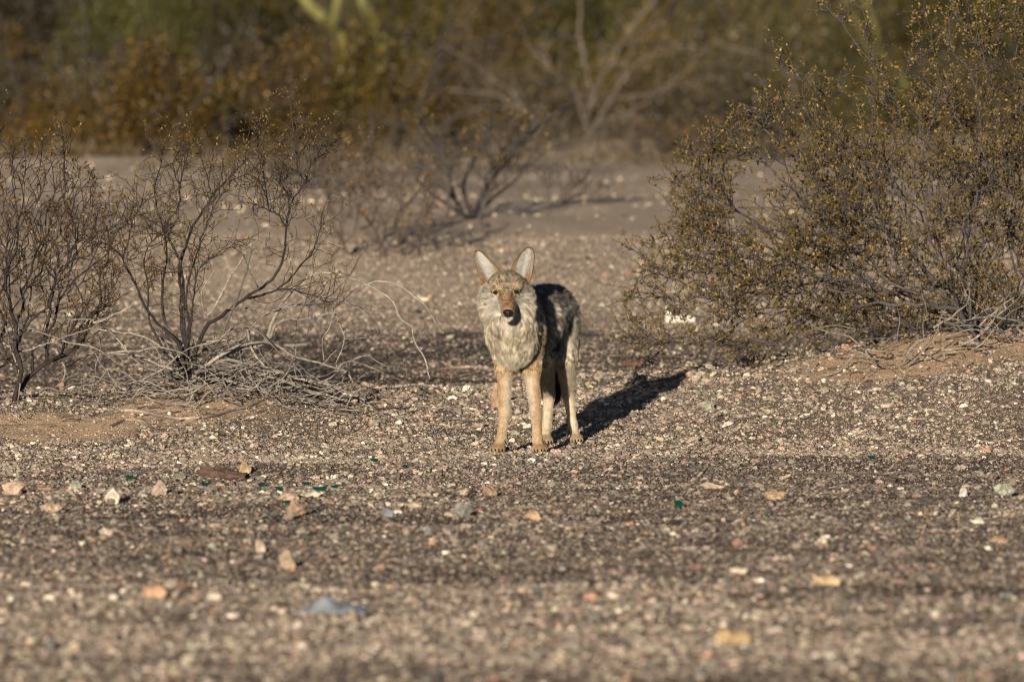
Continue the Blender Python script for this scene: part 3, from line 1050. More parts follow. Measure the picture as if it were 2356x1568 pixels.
# the shrub at the left edge
r = np.random.default_rng(63)
APOLY = [z3(p) for p in [(-330, 90), (-50, 40), (60, 10), (120, 90), (230, 50), (270, 70), (340, 150), (310, 260), (400, 330), (460, 330), (420, 430), (540, 430), (610, 425), (560, 560), (490, 660), (540, 760), (560, 860), (480, 1000), (390, 1090), (200, 1190), (60, 1240), (-330, 1240)]]
yA = 1.55
RA_ = []
for k in range(12):
    px, py = z3((-120 + 230 * r.uniform(), 1240))
    q_ = pix(px, py, yA + r.uniform(-.2, .2))
    RA_.append([q_[0], q_[1], float(ground_z(q_[0], q_[1])) - .02])
RA_ = np.array(RA_)
tg = fill_poly(APOLY, 1150, yA, .42, r, clump=.34, seed=15)
P, par, root, dr = grow(RA_, tg, .42, .03, r, wob=.14, up=.35)
P[:, 2] = np.maximum(P[:, 2], ground_z(P[:, 0], P[:, 1]) - .01)
shA = empty("creosote_shrub", RA_.mean(0), "dark stemmed shrub with thin brown leaves, cut by the left edge", "shrub")
shrub_parts(shA, P, par, root, dr, r, .00125, .0095, bark_dark, RUSTY, wmax=3, per=1.15, bark_col=(.025, .020, .019), seed=9,
            leafp=dict(L=(.035, .085), leaves=6, leaf_len=(.008, .015), leaf_w=.45, spread=.85))
DA = [[(-100, 1180), (60, 1000), (150, 890), (300, 830), (420, 780), (520, 690)], [(40, 1020), (200, 1040), (330, 1080), (460, 1130), (560, 1190)], [(20, 1000), (60, 1120), (90, 1250), (80, 1370)], [(250, 1110), (300, 1210), (240, 1290)],
      [(-60, 1060), (120, 1100), (300, 1050), (460, 1010)], [(100, 1300), (180, 1296), (290, 1300), (420, 1270)], [(450, 1060), (440, 1180), (410, 1290)], [(-50, 1330), (60, 1330), (190, 1295)], [(420, 990), (520, 960), (600, 900)]]
for i, poly in enumerate(DA):
    c = traced(poly, yA, r.uniform(-.1, .1), r.uniform(-.3, .2), r, .003)
    v, f = tube_chain(c, .005, .0018, np.array(shA.location))
    make_mesh("dead_branch", v, [f], bark_grey, np.array((.19, .16, .14))[None] * (.5 + vnoise(v, 14, i + 9))[:, None], parent=shA, smooth=True)

# fallen sticks
def stick(polys, y, label, rad, col=(.24, .2, .165), raw=False, name="fallen_branch"):
    r = np.random.default_rng(int(polys[0][0][0]))
    vs, fs, o_ = [], [], 0
    g0 = None
    for poly in polys:
        pts = []
        for p_ in poly:
            px, py = p_ if raw else z3(p_)
            h_ = hit(px, py)
            pts.append(h_ + np.array([0, 0, rad * .8]))
        c = spline(pts, .03)
        c[:, 2] = np.maximum(c[:, 2], ground_z(c[:, 0], c[:, 1]) + rad * .7)
        if g0 is None:
            g0 = c[0].copy()
        v, f = tube_chain(c, rad, rad * .5, g0)
        vs.append(v); fs.append(f + o_); o_ += len(v)
    v = np.concatenate(vs)
    o = make_mesh(name, v, [np.concatenate(fs)], bark_grey, np.array(col)[None] * (.55 + .9 * vnoise(v, 14, 5))[:, None], smooth=True)
    o.location = [float(t) for t in g0]
    tag(o, label, "branch")


stick([[(440, 1420), (560, 1392), (700, 1412), (820, 1430), (930, 1422), (1030, 1400), (1130, 1370), (1200, 1340)]], 1, "long grey fallen branch lying on the sand in front of the half dead shrub", .0075)
stick([[(500, 1462), (560, 1435), (630, 1440), (690, 1470)]], 1, "short crooked grey stick just under the left end of the long fallen branch", .006)
stick([[(620, 1500), (760, 1490), (900, 1480), (1010, 1470)]], 1, "thin grey stick on the gravel below the long fallen branch", .003)
stick([[(940, 858), (1000, 853), (1060, 848), (1110, 850), (1150, 860)]], 1, "pale fallen branch lying behind the coyote's legs", .008, (.36, .28, .2), raw=True)
stick([[(980, 872), (1040, 868), (1100, 858)]], 1, "dull grey stick lying behind the coyote, below the pale branch", .005, raw=True)
stick([[(655, 798), (680, 797), (705, 794)]], 1, "pale straight stick seen through the dead branches", .006, (.42, .4, .38), raw=True)

# broken twig litter on the mounds
r = np.random.default_rng(808)
AA, BB, RA = [], [], []
while len(AA) < 1500:
    if r.uniform() < .5:
        x_, y_ = r.normal(1.5, .5), r.normal(2.0, .4)
    else:
        x_, y_ = r.normal(-1.1, .5), r.normal(1.4, .45)
    s_ = np.array([x_, y_, float(ground_z(x_, y_)) + .003])
    an = r.uniform(0, 6.28)
    rr = r.uniform(.0008, .0022)
    for k in range(r.integers(1, 4)):
        e_ = s_ + np.array([math.cos(an), math.sin(an), 0]) * r.uniform(.012, .035)
        e_[2] = float(ground_z(e_[0], e_[1])) + r.uniform(.002, .008)
        AA.append(s_); BB.append(e_); RA.append(rr)
        an += r.normal(0, .4)
        s_ = e_
v, f = tubes(np.array(AA), np.array(BB), np.array(RA), np.array(RA) * .85, 4)
o = make_mesh("twig_litter", v, [f], bark_grey, np.repeat(np.array((.13, .10, .08))[None] * r.uniform(.3, 1.5, (len(AA), 1)), 8, 0))
tag(o, "broken twigs and leaf litter scattered over the sandy mounds", "litter", kind="stuff")

# ------------------------------------------------------------------ blurred shrubs behind
def mid_shrub(poly, base, label, n, y=None, thick=.4, cols=RUSTY, traced_stems=(), r0=.004, rmax=.022, per=1.0, leaves=6, ll=(.016, .03), name="creosote_shrub", bark=(.05, .042, .038), seed=0, group=None, nroot=5, clump=.3, bf=.45):
    r = np.random.default_rng(seed + 300)
    g = hit(*base)
    y0 = g[1]
    rs = []
    for k in range(nroot):
        x_, y_ = g[0] + r.normal(0, .07), y0 + .05 + r.normal(0, .08)
        rs.append([x_, y_, float(ground_z(x_, y_)) - .02])
    rs = np.array(rs)
    tg = fill_poly(poly, n, y0 + .1, thick, r, clump=clump, seed=seed)
    P, par, root, dr = grow(rs, tg, bf, .06, r, wob=.12, up=.3)
    ob = empty(name, g, label, "shrub", group)
    shrub_parts(ob, P, par, root, dr, r, r0, rmax, bark_dark, cols, wmax=3, per=per, bark_col=bark, seed=seed, k=4,
                leafp=dict(L=(.06, .14), leaves=leaves, leaf_len=ll, spread=.8, rad=.002))
    for poly_, rad in traced_stems:
        pts = [pix(a, b, y0 + .05 + .2 * (i % 2)) for i, (a, b) in enumerate(poly_)]
        c = spline(pts, .08)
        v, f = tube_chain(c, rad, rad * .35, np.array(ob.location))
        make_mesh("stem", v, [f], bark_dark, np.array(bark)[None] * (.7 + .6 * vnoise(v, 5, 1))[:, None], parent=ob, smooth=True)
    return ob


mid_shrub([(955, 300), (1100, 265), (1265, 265), (1235, 360), (1160, 430), (1100, 500), (1065, 500), (1020, 440), (950, 390)], (1080, 506), "open shrub with dark bare forked stems and a long shadow, behind the coyote", 170, seed=1, per=.8, leaves=4, r0=.0022, rmax=.012, cols=OLIVE,
          traced_stems=[([(1074, 505), (1045, 455), (1030, 400), (985, 310), (960, 270)], .015), ([(1085, 500), (1065, 430), (1085, 380), (1125, 300), (1150, 240)], .015), ([(1088, 502), (1115, 440), (1165, 365), (1215, 315), (1262, 270), (1320, 235)], .019), ([(1090, 503), (1140, 450), (1195, 405), (1240, 330)], .012), ([(1078, 505), (1030, 470), (985, 440), (950, 390)], .012), ([(1060, 470), (1010, 430), (970, 405)], .009)])
mid_shrub([(715, 440), (760, 350), (860, 320), (960, 340), (1020, 440), (995, 545), (900, 592), (860, 592), (790, 575), (740, 520)], (885, 592), "low sprawling brown shrub with bare twigs behind the dead arching branches", 270, seed=2, per=.8, leaves=4, r0=.0022, rmax=.012, bark=(.075, .058, .045))
mid_shrub([(1215, 330), (1320, 300), (1425, 380), (1390, 440), (1320, 480), (1270, 470)], (1310, 470), "small pale leafy shrub right of the open forked shrub", 70, seed=3, per=.8, r0=.0016, rmax=.006, cols=((.12, .10, .05), (.22, .18, .09), (.28, .2, .08)), bark=(.10, .085, .07))
mid_shrub([(1520, 330), (1640, 280), (1720, 300), (1700, 350), (1640, 372), (1560, 365)], (1610, 372), "low dark scrubby plant at the foot of the thicket", 120, seed=4, per=1.0)
mid_shrub([(600, 330), (720, 320), (790, 350), (760, 410), (690, 430), (610, 410)], (680, 432), "thin brown plant on the pale ground left of the sprawling brown shrub", 100, seed=5, per=.6, leaves=4)

r = np.random.default_rng(321)
SCRUB = [(150, 352, 150, 110), (330, 338, 120, 80), (860, 372, 170, 120), (980, 392, 120, 90), (1180, 400, 150, 110), (1420, 352, 150, 100), (1500, 372, 110, 80), (1230, 352, 160, 110), (1000, 352, 170, 110), (760, 352, 140, 80), (1760, 372, 160, 110), (560, 345, 140, 80)]
SL = ["straw coloured scrub at the foot of the thicket near the left edge", "thin dry scrub at the thicket's foot above the left shrub", "brown twiggy scrub above the low sprawling shrub", "low twiggy scrub left of the open forked shrub", "greyish scrub right behind the open forked shrub", "dark scrub under the pale forked branches", "small dark scrub left of the low dark plant", "tangled scrub at the foot of the pale arching branches", "brown scrub behind the open forked shrub's left stems", "thin scrub behind the half dead shrub's tallest tips", "grey scrub seen through the left part of the large creosote shrub", "sparse scrub between the half dead shrub and the thicket"]
for i, (px, py, w, h) in enumerate(SCRUB):
    mid_shrub([(px - w / 2, py - h * .5), (px - w * .3, py - h), (px + w * .25, py - h * 1.05), (px + w / 2, py - h * .55), (px + w * .3, py - h * .05), (px - w * .3, py - h * .05)], (px, py), SL[i], 90, seed=20 + i, per=.8, leaves=4,
              cols=[RUSTY, ((.08, .065, .04), (.17, .14, .09), (.22, .17, .08))][i % 2], bark=[(.045, .036, .03), (.085, .07, .055)][i % 2], name="desert_scrub", group="low scrub along the foot of the thicket", clump=.2)

# leaf clouds for the thicket
def cloud(center, size, n, cols, r, ll=(.03, .06), seed=0, hollow=.25, k=12):
    cs = norm(r.normal(0, 1, (k, 3))) * r.uniform(.2, .8, (k, 1))
    cs[:, 2] = np.abs(cs[:, 2]) * .9
    rr = r.uniform(.22, .45, k)
    pick = r.integers(0, k, n)
    p = cs[pick] + norm(r.normal(0, 1, (n, 3))) * (r.uniform(hollow, 1, n) ** .6 * rr[pick])[:, None]
    p[:, 2] = np.abs(p[:, 2])
    P = p * np.asarray(size) + np.asarray(center)
    D = norm(r.normal(0, 1, (n, 3)) + np.array([0, 0, .5]))
    L = r.uniform(*ll, n)
    v, f = leaf_quads(P, D, L, L * .5, r)
    c = np.repeat(leaf_colors(P, r, *cols, noise=1.3, seed=seed), 4, 0)
    return v, f, c


def bare_stems(center, size, n, r, rad=.02, col=(.04, .032, .026)):
    AA, BB, R1 = [], [], []
    c = np.asarray(center, float)
    for _ in range(n):
        s = c + np.array([r.normal(0, .08), r.normal(0, .08), -.05])
        d_ = norm(np.array([r.normal(0, .55), r.normal(0, .55), 1.0]))
        q_ = rad * r.uniform(.5, 1)
        L = size[2] * r.uniform(.7, 1.15) / 7
        for k in range(7):
            e_ = s + d_ * L
            AA.append(s); BB.append(e_); R1.append(q_)
            q_ *= .84
            d_ = norm(d_ + r.normal(0, .16, 3))
            s = e_
    v, f = tubes(np.array(AA), np.array(BB), np.array(R1), np.array(R1) * .84, 5)
    return v, f, np.array(col)[None] * (.6 + .8 * vnoise(v, 4, 3))[:, None]


def leafy(px, y, w, h, cols, label, seed, n=6000, ll=(.03, .055), name="creosote_shrub", cat="shrub", group=None, stems=12, bark=(.04, .032, .026), lift=.02):
    r = np.random.default_rng(seed + 700)
    cols = tuple(tuple(.8 * q_ for q_ in c_) for c_ in cols)
    x = (px - 1178) * S2 * (y - CAM_Y)
    z = float(ground_z(x, y))
    ob = empty(name, (x, y, z), label, cat, group)
    v, f, c = bare_stems((0, 0, 0), (w, w, h), stems, r, rad=.006 + .012 * h, col=bark)
    make_mesh("stems", v, [f], bark_dark, c, parent=ob, smooth=True)
    v, f, c = cloud((0, 0, h * lift), (w, w * .8, h * .8), n, cols, r, ll, seed)
    make_mesh("foliage", v, [f], leaf_mat, c, parent=ob)
    return ob


RUST = ((.056, .037, .009), (.150, .090, .016), (.24, .125, .022))
GOLD = ((.060, .045, .009), (.165, .113, .018), (.25, .15, .023))
OLV = ((.052, .045, .012), (.128, .105, .022), (.19, .135, .028))
GRY = ((.030, .024, .013), (.066, .052, .026), (.10, .07, .03))
FARG = "separate bushes at the front of the far thicket"
leafy(60, 30, .75, 1.15, RUST, "dark rusty bush behind the shrub at the left edge", 1, group=FARG)
leafy(215, 37, .7, .95, ((.07, .055, .025), (.14, .105, .04), (.2, .14, .05)), "dull brown bush with dry grass at its foot, upper left", 2, group=FARG)
leafy(345, 28, .75, 1.25, RUST, "deep rust brown bush left of the tallest stems of the half dead shrub", 3, group=FARG)
leafy(470, 35, .8, 1.35, GOLD, "golden brown bush above the half dead shrub", 4, group=FARG)
leafy(610, 30, .85, 1.15, RUST, "broad rust brown bush below the yellow green trunks", 5, group=FARG)
leafy(745, 44, .85, 1.7, RUST, "orange brown bush directly under the yellow green trunks", 6, group=FARG)
leafy(880, 31, .85, 1.8, GOLD, "golden brown bush right of the yellow green trunks", 7, group=FARG)
leafy(1020, 45, .8, 1.15, RUST, "dark brown bush behind the arched pale branch", 8, group=FARG)
leafy(1190, 45, .9, 1.2, ((.055, .042, .022), (.12, .09, .04), (.2, .12, .04)), "dark bush behind the forked pale branches, above the coyote", 9, group=FARG)
leafy(1385, 45, .9, 1.05, ((.05, .042, .03), (.11, .09, .055), (.18, .12, .05)), "grey brown bush right of the forked pale branches", 10, group=FARG)
leafy(1540, 44, .9, 1.15, ((.06, .045, .022), (.13, .095, .04), (.2, .13, .04)), "dusky brown bush left of the large creosote shrub's top", 11, group=FARG)
leafy(1690, 30, .8, 1.0, GRY, "ashy grey bush beside the large creosote shrub's top", 12, group=FARG)
leafy(1850, 47, 1.0, 1.35, ((.06, .05, .02), (.14, .115, .035), (.2, .14, .04)), "brown olive bush behind the upper left of the large creosote shrub", 13, group=FARG)
leafy(2080, 46, 1.0, 1.3, OLV, "olive bush seen through the top of the large creosote shrub", 14, group=FARG)
leafy(2290, 45, 1.0, 1.3, ((.06, .045, .02), (.14, .10, .03), (.2, .14, .04)), "brown bush seen through the large creosote shrub at the right edge", 15, group=FARG)

# taller green trees behind
YG = ((.062, .062, .014), (.135, .128, .03), (.17, .145, .036))
leafy(560, 66, 1.9, 3.6, OLV, "olive green tree crown left of the yellow green trunks", 21, n=16000, ll=(.04, .08), name="desert_tree", cat="tree", lift=.3)
leafy(310, 60, 1.3, 2.9, YG, "yellowish olive tree crown at the upper left", 22, n=11000, ll=(.04, .07), name="desert_tree", cat="tree", lift=.3)
leafy(1420, 68, 2.1, 3.4, YG, "light olive tree crown behind the forked pale branches", 23, n=16000, ll=(.04, .08), name="desert_tree", cat="tree", lift=.3)
leafy(1060, 70, 1.9, 3.4, OLV, "dark olive tree crown above the coyote's ears", 24, n=15000, ll=(.04, .08), name="desert_tree", cat="tree", lift=.3)
leafy(1650, 70, 1.7, 3.2, GRY, "greyish brown tree crown left of the large creosote shrub", 25, n=12000, ll=(.04, .08), name="desert_tree", cat="tree", lift=.3)
leafy(2150, 64, 2.2, 3.4, OLV, "green tree crown behind the large creosote shrub", 26, n=16000, ll=(.04, .08), name="desert_tree", cat="tree", lift=.3)
leafy(60, 62, 1.6, 3.0, GRY, "grey brown tree crown at the upper left corner", 27, n=12000, ll=(.04, .08), name="desert_tree", cat="tree", lift=.3)

# palo verde with bright trunks
def trunk_tree(trunks, y, label, seed, crown=None):
    r = np.random.default_rng(seed)
    b = pix(*trunks[0][0][-1], y)
    g = np.array([b[0], y, float(ground_z(b[0], y))])
    ob = empty("palo_verde_tree", g, label, "tree")
    for poly, rad in trunks:
        pts = [pix(a, b_, y + .25 * (i % 2)) for i, (a, b_) in enumerate(poly)]
        last = pts[-1]
        foot = g + np.array([(last[0] - g[0]) * .25, r.normal(0, .1), -.05])
        pts = pts + [last * .5 + foot * .5, foot]
        c = spline(pts[::-1], .12)
        v, f = tube_chain(c, rad * 1.15, rad * .8, g, 8)
        make_mesh("trunk", v, [f], bark_dark, np.array((.14, .13, .042))[None] * (.75 + .5 * vnoise(v, 3, 2))[:, None], parent=ob, smooth=True)
    v, f, c = cloud((0, .3, 2.6), (1.6, 1.3, 1.5), 7000, YG, r, (.03, .06), seed)
    make_mesh("crown", v, [f], leaf_mat, c, parent=ob)


trunk_tree([([(640, -130), (702, 0), (749, 45), (780, 80), (797, 132)], .075), ([(790, -120), (778, 0), (766, 55), (776, 85)], .055), ([(800, -120), (832, 0), (855, 40), (869, 78), (880, 106)], .075)], 58, "palo verde tree with bright yellow green forked trunks", 5)
trunk_tree([([(1960, -120), (1994, 10), (2010, 60), (2030, 130), (2085, 200)], .03), ([(1930, -100), (1955, 20), (1990, 90)], .022)], 60, "palo verde tree with thin green trunks behind the large creosote shrub", 6)

# pale bare branches of the dead shrub before the thicket
def bare(polys, y, label, seed, col=(.125, .10, .08)):
    r = np.random.default_rng(seed)
    b = pix(*polys[0][0][0], y)
    g = np.array([b[0], y, float(ground_z(b[0], y))])
    ob = empty("bare_shrub", g, label, "shrub")
    for poly, rad in polys:
        pts = [pix(a, b_, y + r.uniform(-.2, .2)) for a, b_ in poly]
        c = spline(pts, .06)
        c[1:-1] += r.normal(0, .008, (len(c) - 2, 3))
        v, f = tube_chain(c, rad * .72, rad * .36, g, 6)
        n_ = len(c) // 2
        pk = r.integers(len(c) // 4, len(c), n_)
        (A1, B1, r1, r2), _ = twig_set(c[pk], norm(np.gradient(c, axis=0))[pk], r, L=(.2, .6), leaves=1, spread=.7, rad=.0045)
        v2, f2 = tubes(A1 - g, B1 - g, r1, r2, 4)
        f2 = f2 + len(v)
        v = np.concatenate([v, v2]); f = np.concatenate([f, f2])
        make_mesh("dead_branch", v, [f], bark_grey, np.array(col)[None] * (.65 + .7 * vnoise(v, 6, 2))[:, None], parent=ob, smooth=True)


bare([([(1345, 345), (1352, 260), (1358, 190), (1335, 110), (1335, 0), (1330, -60)], .022), ([(1352, 260), (1375, 200), (1415, 130), (1450, 70), (1490, 20), (1560, -40)], .026), ([(1350, 300), (1320, 210), (1270, 160), (1210, 98)], .02),
      ([(1350, 320), (1430, 190), (1490, 130), (1545, 105), (1600, 110)], .02), ([(1440, 180), (1438, 120), (1480, 75), (1540, 45)], .016), ([(1400, 230), (1500, 215), (1590, 195), (1660, 175)], .012), ([(1360, 290), (1480, 240), (1570, 170), (1600, 140)], .012)], 37,
     "bare shrub with tall pale forked branches in front of the thicket", 8)
bare([([(1240, 345), (1232, 290), (1185, 245), (1130, 215), (1030, 208)], .022), ([(1240, 345), (1215, 270), (1180, 215), (1130, 180), (1085, 145), (1035, 110), (1000, 115), (965, 150), (950, 200)], .02), ([(1238, 330), (1120, 300), (1040, 300)], .012)], 36,
     "bare shrub with long pale arching branches above the open forked shrub", 9)
bare([([(1800, 330), (1830, 220), (1790, 150), (1720, 115), (1640, 102)], .016), ([(1680, 350), (1695, 300), (1700, 262)], .02), ([(1800, 330), (1750, 250), (1680, 180)], .012)], 39, "bare shrub with one pale drooping branch left of the large creosote shrub", 10)

# the thicket itself: one mass
r = np.random.default_rng(99)
vs, fs, cs, o_ = [], [], [], 0
pal = [RUST, GOLD, OLV, ((.06, .05, .02), (.13, .105, .04), (.2, .14, .05)), GRY, OLV]
for i in range(120):
    y = r.uniform(48, 92)
    x = r.uniform(-1, 1) * (y - CAM_Y) * .15
    h = r.uniform(1.3, 2.2) * (1 + (y - 48) / 60)
    w = r.uniform(1.0, 1.7)
    z = float(ground_z(x, y))
    for v, f, c in (cloud((x, y, z + h * .03), (w, w, h), 3400, tuple(tuple(.85 * q_ for q_ in c_) for c_ in pal[i % len(pal)]), r, (.05, .09), i), bare_stems((x, y, z), (w, w, h), 7, r, .02)):
        vs.append(v); fs.append(f + o_); cs.append(c); o_ += len(v)
thicket = make_mesh("thicket_vegetation", np.concatenate(vs), [np.concatenate(fs)], leaf_mat, np.concatenate(cs))
tag(thicket, "far brown and olive desert thicket reading as one blurred mass", "thicket", kind="stuff")

# dry grass at the foot of the thicket
n = 34000
gxp = r.uniform(-1, 1, n) * 5.2
gyp = r.triangular(17, 27, 44, n)
keep = vnoise(np.stack([gxp, gyp], -1), .9, 5) > .55
gxp, gyp = gxp[keep], gyp[keep]
P0 = np.stack([gxp, gyp, ground_z(gxp, gyp)], -1)
D0 = norm(np.stack([r.normal(0, .35, len(P0)), r.normal(0, .35, len(P0)), np.ones(len(P0))], -1))
Lg = r.uniform(.05, .24, len(P0)) * (.25 + .75 * sstep(19, 30, gyp))
v, f = leaf_quads(P0, D0, Lg, np.full(len(P0), .008), r)
grass = make_mesh("dry_grass", v, [f], leaf_mat, np.repeat(np.array((.14, .105, .06))[None] * r.uniform(.4, 1.3, (len(P0), 1)), 4, 0))
tag(grass, "short dry straw coloured grass before the thicket", "grass", kind="stuff")

# ------------------------------------------------------------------ the coyote
CX = .0213                              # the coyote's front paws stand a little right of the middle


def zc(zx, zy, y=-.11):
    """A point of the photograph's head close-up (5.228x view) at depth y, in metres."""
    px = (zx / 5.228 + 1100) * .9424
    py = (zy / 5.228 + 580) * .9424
    return pix(px, py, y) - np.array([CX, 0, 0])


CREAM, LGREY, GRIZ, RUSTC, LEGC, DARK, TAILC, SADDLE, WHITE, FLANK, TANC = (.52, .455, .345), (.36, .325, .265), (.185, .155, .115), (.21, .13, .07), (.37, .257, .152), (.030, .027, .027), (.040, .028, .022), (.055, .047, .042), (.60, .55, .46), (.15, .125, .10), (.45, .33, .18)
U = norm(np.array([.25, .97, 0]))
DOWN, BACK = np.array([0, 0, -1.]), np.array([0, 1., 0])
PR = []


def prim(kind, a, b, r1, r2, col, ln, flow, k=.035, tip=None, spot=.15):
    PR.append(dict(kind=kind, a=np.array(a, float), b=np.array(b, float) if b is not None else None, r1=r1, r2=r2, col=np.array(col), ln=ln, flow=norm(np.array(flow, float)), k=k, tip=np.array(tip if tip is not None else col), spot=spot))


HX = -.0405
# trunk of the body
prim('e', (-.004, .06, .43), None, (.080, .13, .122), .245, FLANK, .034, U * .9 + DOWN * .6, spot=.32, tip=(.30, .26, .2))
prim('e', (.05, .25, .445), None, (.080, .17, .112), .245, FLANK, .036, U * .9 + DOWN * .5, spot=.325, tip=(.33, .29, .23))
prim('c', (.07, .28, .47), (.12, .46, .475), .082, .078, FLANK, .034, U + DOWN * .5, spot=.325, tip=(.34, .3, .24))
prim('e', (.125, .49, .465), None, (.083, .105, .098), .245, FLANK, .032, U * .7 + DOWN * .7, spot=.32, tip=(.36, .31, .25))
prim('c', (.005, .06, .515), (.11, .44, .52), .048, .05, SADDLE, .040, U + DOWN * .15, spot=.6, tip=(.20, .175, .15))
# breast, throat, neck
prim('e', (-.016, -.050, .395), None, (.072, .066, .088), 0, CREAM, .024, DOWN + np.array([0, -.15, 0]), spot=.12)
prim('c', (-.012, .02, .46), (-.038, -.115, .550), .088, .070, LGREY, .036, BACK + DOWN * .8, spot=.25)
prim('e', (-.031, -.140, .462), None, (.078, .078, .058), 0, CREAM, .024, DOWN + np.array([0, -.1, 0]), spot=.12)
prim('e', (-.022, -.085, .42), None, (.077, .066, .07), 0, CREAM, .025, DOWN + np.array([0, -.1, 0]), k=.05, spot=.15)
# head
prim('e', (HX, -.150, .590), None, (.063, .075, .054), 0, GRIZ, .013, BACK + np.array([0, 0, .35]), k=.02, tip=(.30, .255, .185), spot=.4)
for s in (-1, 1):
    prim('e', (HX + s * .046, -.135, .553), None, (.043, .055, .047), 0, LGREY, .026, np.array([s * .75, .6, -.45]), k=.025, spot=.22, tip=(.41, .375, .31))
    prim('e', (HX + s * .042, -.140, .512), None, (.042, .055, .042), 0, CREAM, .032, np.array([s * .55, .4, -.8]), k=.025, spot=.15)
    prim('e', (HX + s * .029, -.196, .597), None, (.022, .022, .014), 0, (.36, .26, .15), .006, np.array([s * .4, .6, .6]), k=.014, spot=.2)
    prim('e', (HX + s * .028, -.192, .546), None, (.026, .036, .025), 0, (.50, .46, .38), .010, np.array([s * .6, .7, -.3]), k=.03, spot=.15)
prim('c', (HX, -.170, .582), (-.039, -.214, .560), .054, .034, GRIZ, .008, BACK + np.array([0, 0, .6]), k=.02, tip=(.27, .22, .155), spot=.3)
prim('c', (HX, -.200, .562), (-.0355, -.318, .5045), .0335, .0225, RUSTC, .0055, BACK + np.array([0, 0, .4]), k=.026, spot=.1)
prim('c', (HX, -.19, .535), (-.036, -.312, .4890), .032, .0175, WHITE, .007, BACK + DOWN * .3, k=.012, spot=.04)
# front legs
FL = [((-.046, .02, .40), (-.046, .032, .30), (-.047, .006, .145), (-.060, -.004, .05), (-.070, -.022, .019)),
      ((.042, .015, .40), (.046, .028, .30), (.062, .004, .145), (.068, -.006, .05), (.073, -.026, .019))]
HL = [((.175, .47, .44), (.172, .405, .325), (.181, .548, .185), (.196, .527, .075), (.208, .50, .024)),
      ((.085, .46, .44), (.088, .39, .315), (.110, .545, .18), (.103, .52, .07), (.100, .49, .024))]
for p0, p1, p2, p3, p4 in FL:
    prim('c', p0, p1, .050, .032, (.40, .29, .165), .018, DOWN, k=.035, spot=.12)
    prim('c', p1, p2, .0270, .0180, LEGC, .009, DOWN, k=.02, spot=.06)
    prim('e', p2, None, (.0185, .019, .026), 0, LEGC, .007, DOWN, k=.012, spot=.06)
    prim('c', p2, p3, .0175, .0158, LEGC, .007, DOWN, k=.014, spot=.05)
    prim('c', p3, np.array(p4) + [0, .012, .004], .0165, .019, LEGC, .006, DOWN, k=.012, spot=.06)
for p0, p1, p2, p3, p4 in HL:
    lc = (.42, .36, .26)
    prim('e', (np.array(p0) + p1) / 2 + [0, .03, 0], None, (.043, .075, .095), .1, lc, .020, DOWN + BACK * .3, k=.04, spot=.2)
    prim('c', p1, p2, .040, .0205, lc, .012, DOWN + BACK * .2, k=.025, spot=.1)
    prim('c', p2, p3, .0190, .0150, (.48, .40, .28), .007, DOWN, k=.015, spot=.05)
    prim('c', p3, np.array(p4) + [0, .016, .002], .0150, .018, (.46, .38, .26), .006, DOWN, k=.012, spot=.06)
PAWS = [FL[0][4], FL[1][4], HL[0][4], HL[1][4]]
TOES = []
for i, p in enumerate(PAWS):
    p = np.array(p)
    g_ = float(ground_z(p[0] + CX, p[1]))
    p[2] = g_ + .018
    wide = .0128 if i < 2 else .0115
    sk = -.004 if i in (0,) else .0015
    for j, (t, fwd) in enumerate(((-1.45, .012), (-.5, .023), (.5, .023), (1.45, .012))):
        a = p + np.array([t * wide * .75, .004, .000])
        b = p + np.array([t * wide + sk, -fwd, -.0065])
        prim('c', a, b, .0125, .0100, (.36, .24, .12) if i < 2 else (.42, .34, .22), .004, (0, -1, -.3), k=.005, spot=.25)
        TOES.append((b, i))
    prim('e', p + [0, .004, -.003], None, (.021, .024, .0145), 0, LEGC, .005, (0, -1, -.5), k=.008, spot=.1)
# tail hanging behind
prim('c', (.135, .56, .48), (.15, .615, .40), .040, .036, FLANK, .04, DOWN, k=.03, spot=.32)
prim('c', (.15, .615, .40), (.138, .625, .27), .036, .040, TAILC, .05, DOWN + BACK * .2, k=.03, spot=.2)
prim('c', (.138, .625, .27), (.128, .61, .185), .040, .012, TAILC, .05, DOWN, k=.03, spot=.2)


def prim_dist(pr, P):
    if pr['kind'] == 'c':
        ab = pr['b'] - pr['a']
        t = np.clip((P - pr['a']) @ ab / max(ab @ ab, 1e-12), 0, 1)
        return np.linalg.norm(P - pr['a'] - t[..., None] * ab, axis=-1) - (pr['r1'] + (pr['r2'] - pr['r1']) * t)
    q_ = P - pr['a']
    if pr['r2']:
        c, s = math.cos(pr['r2']), math.sin(pr['r2'])            # long axis turned like the body's
        q_ = np.stack([q_[..., 0] * c - q_[..., 1] * s, q_[..., 0] * s + q_[..., 1] * c, q_[..., 2]], -1)
    rr = np.array(pr['r1'])
    k0 = np.linalg.norm(q_ / rr, axis=-1)
    k1 = np.linalg.norm(q_ / rr ** 2, axis=-1)
    return k0 * (k0 - 1) / np.maximum(k1, 1e-6)


def sdf(P):
    d = np.full(P.shape[:-1], 1.0)
    for pr in PR:
        e = prim_dist(pr, P)
        k = pr['k']
        h = np.clip(.5 + .5 * (d - e) / k, 0, 1)
        d = d * (1 - h) + e * h - k * h * (1 - h)
    return d


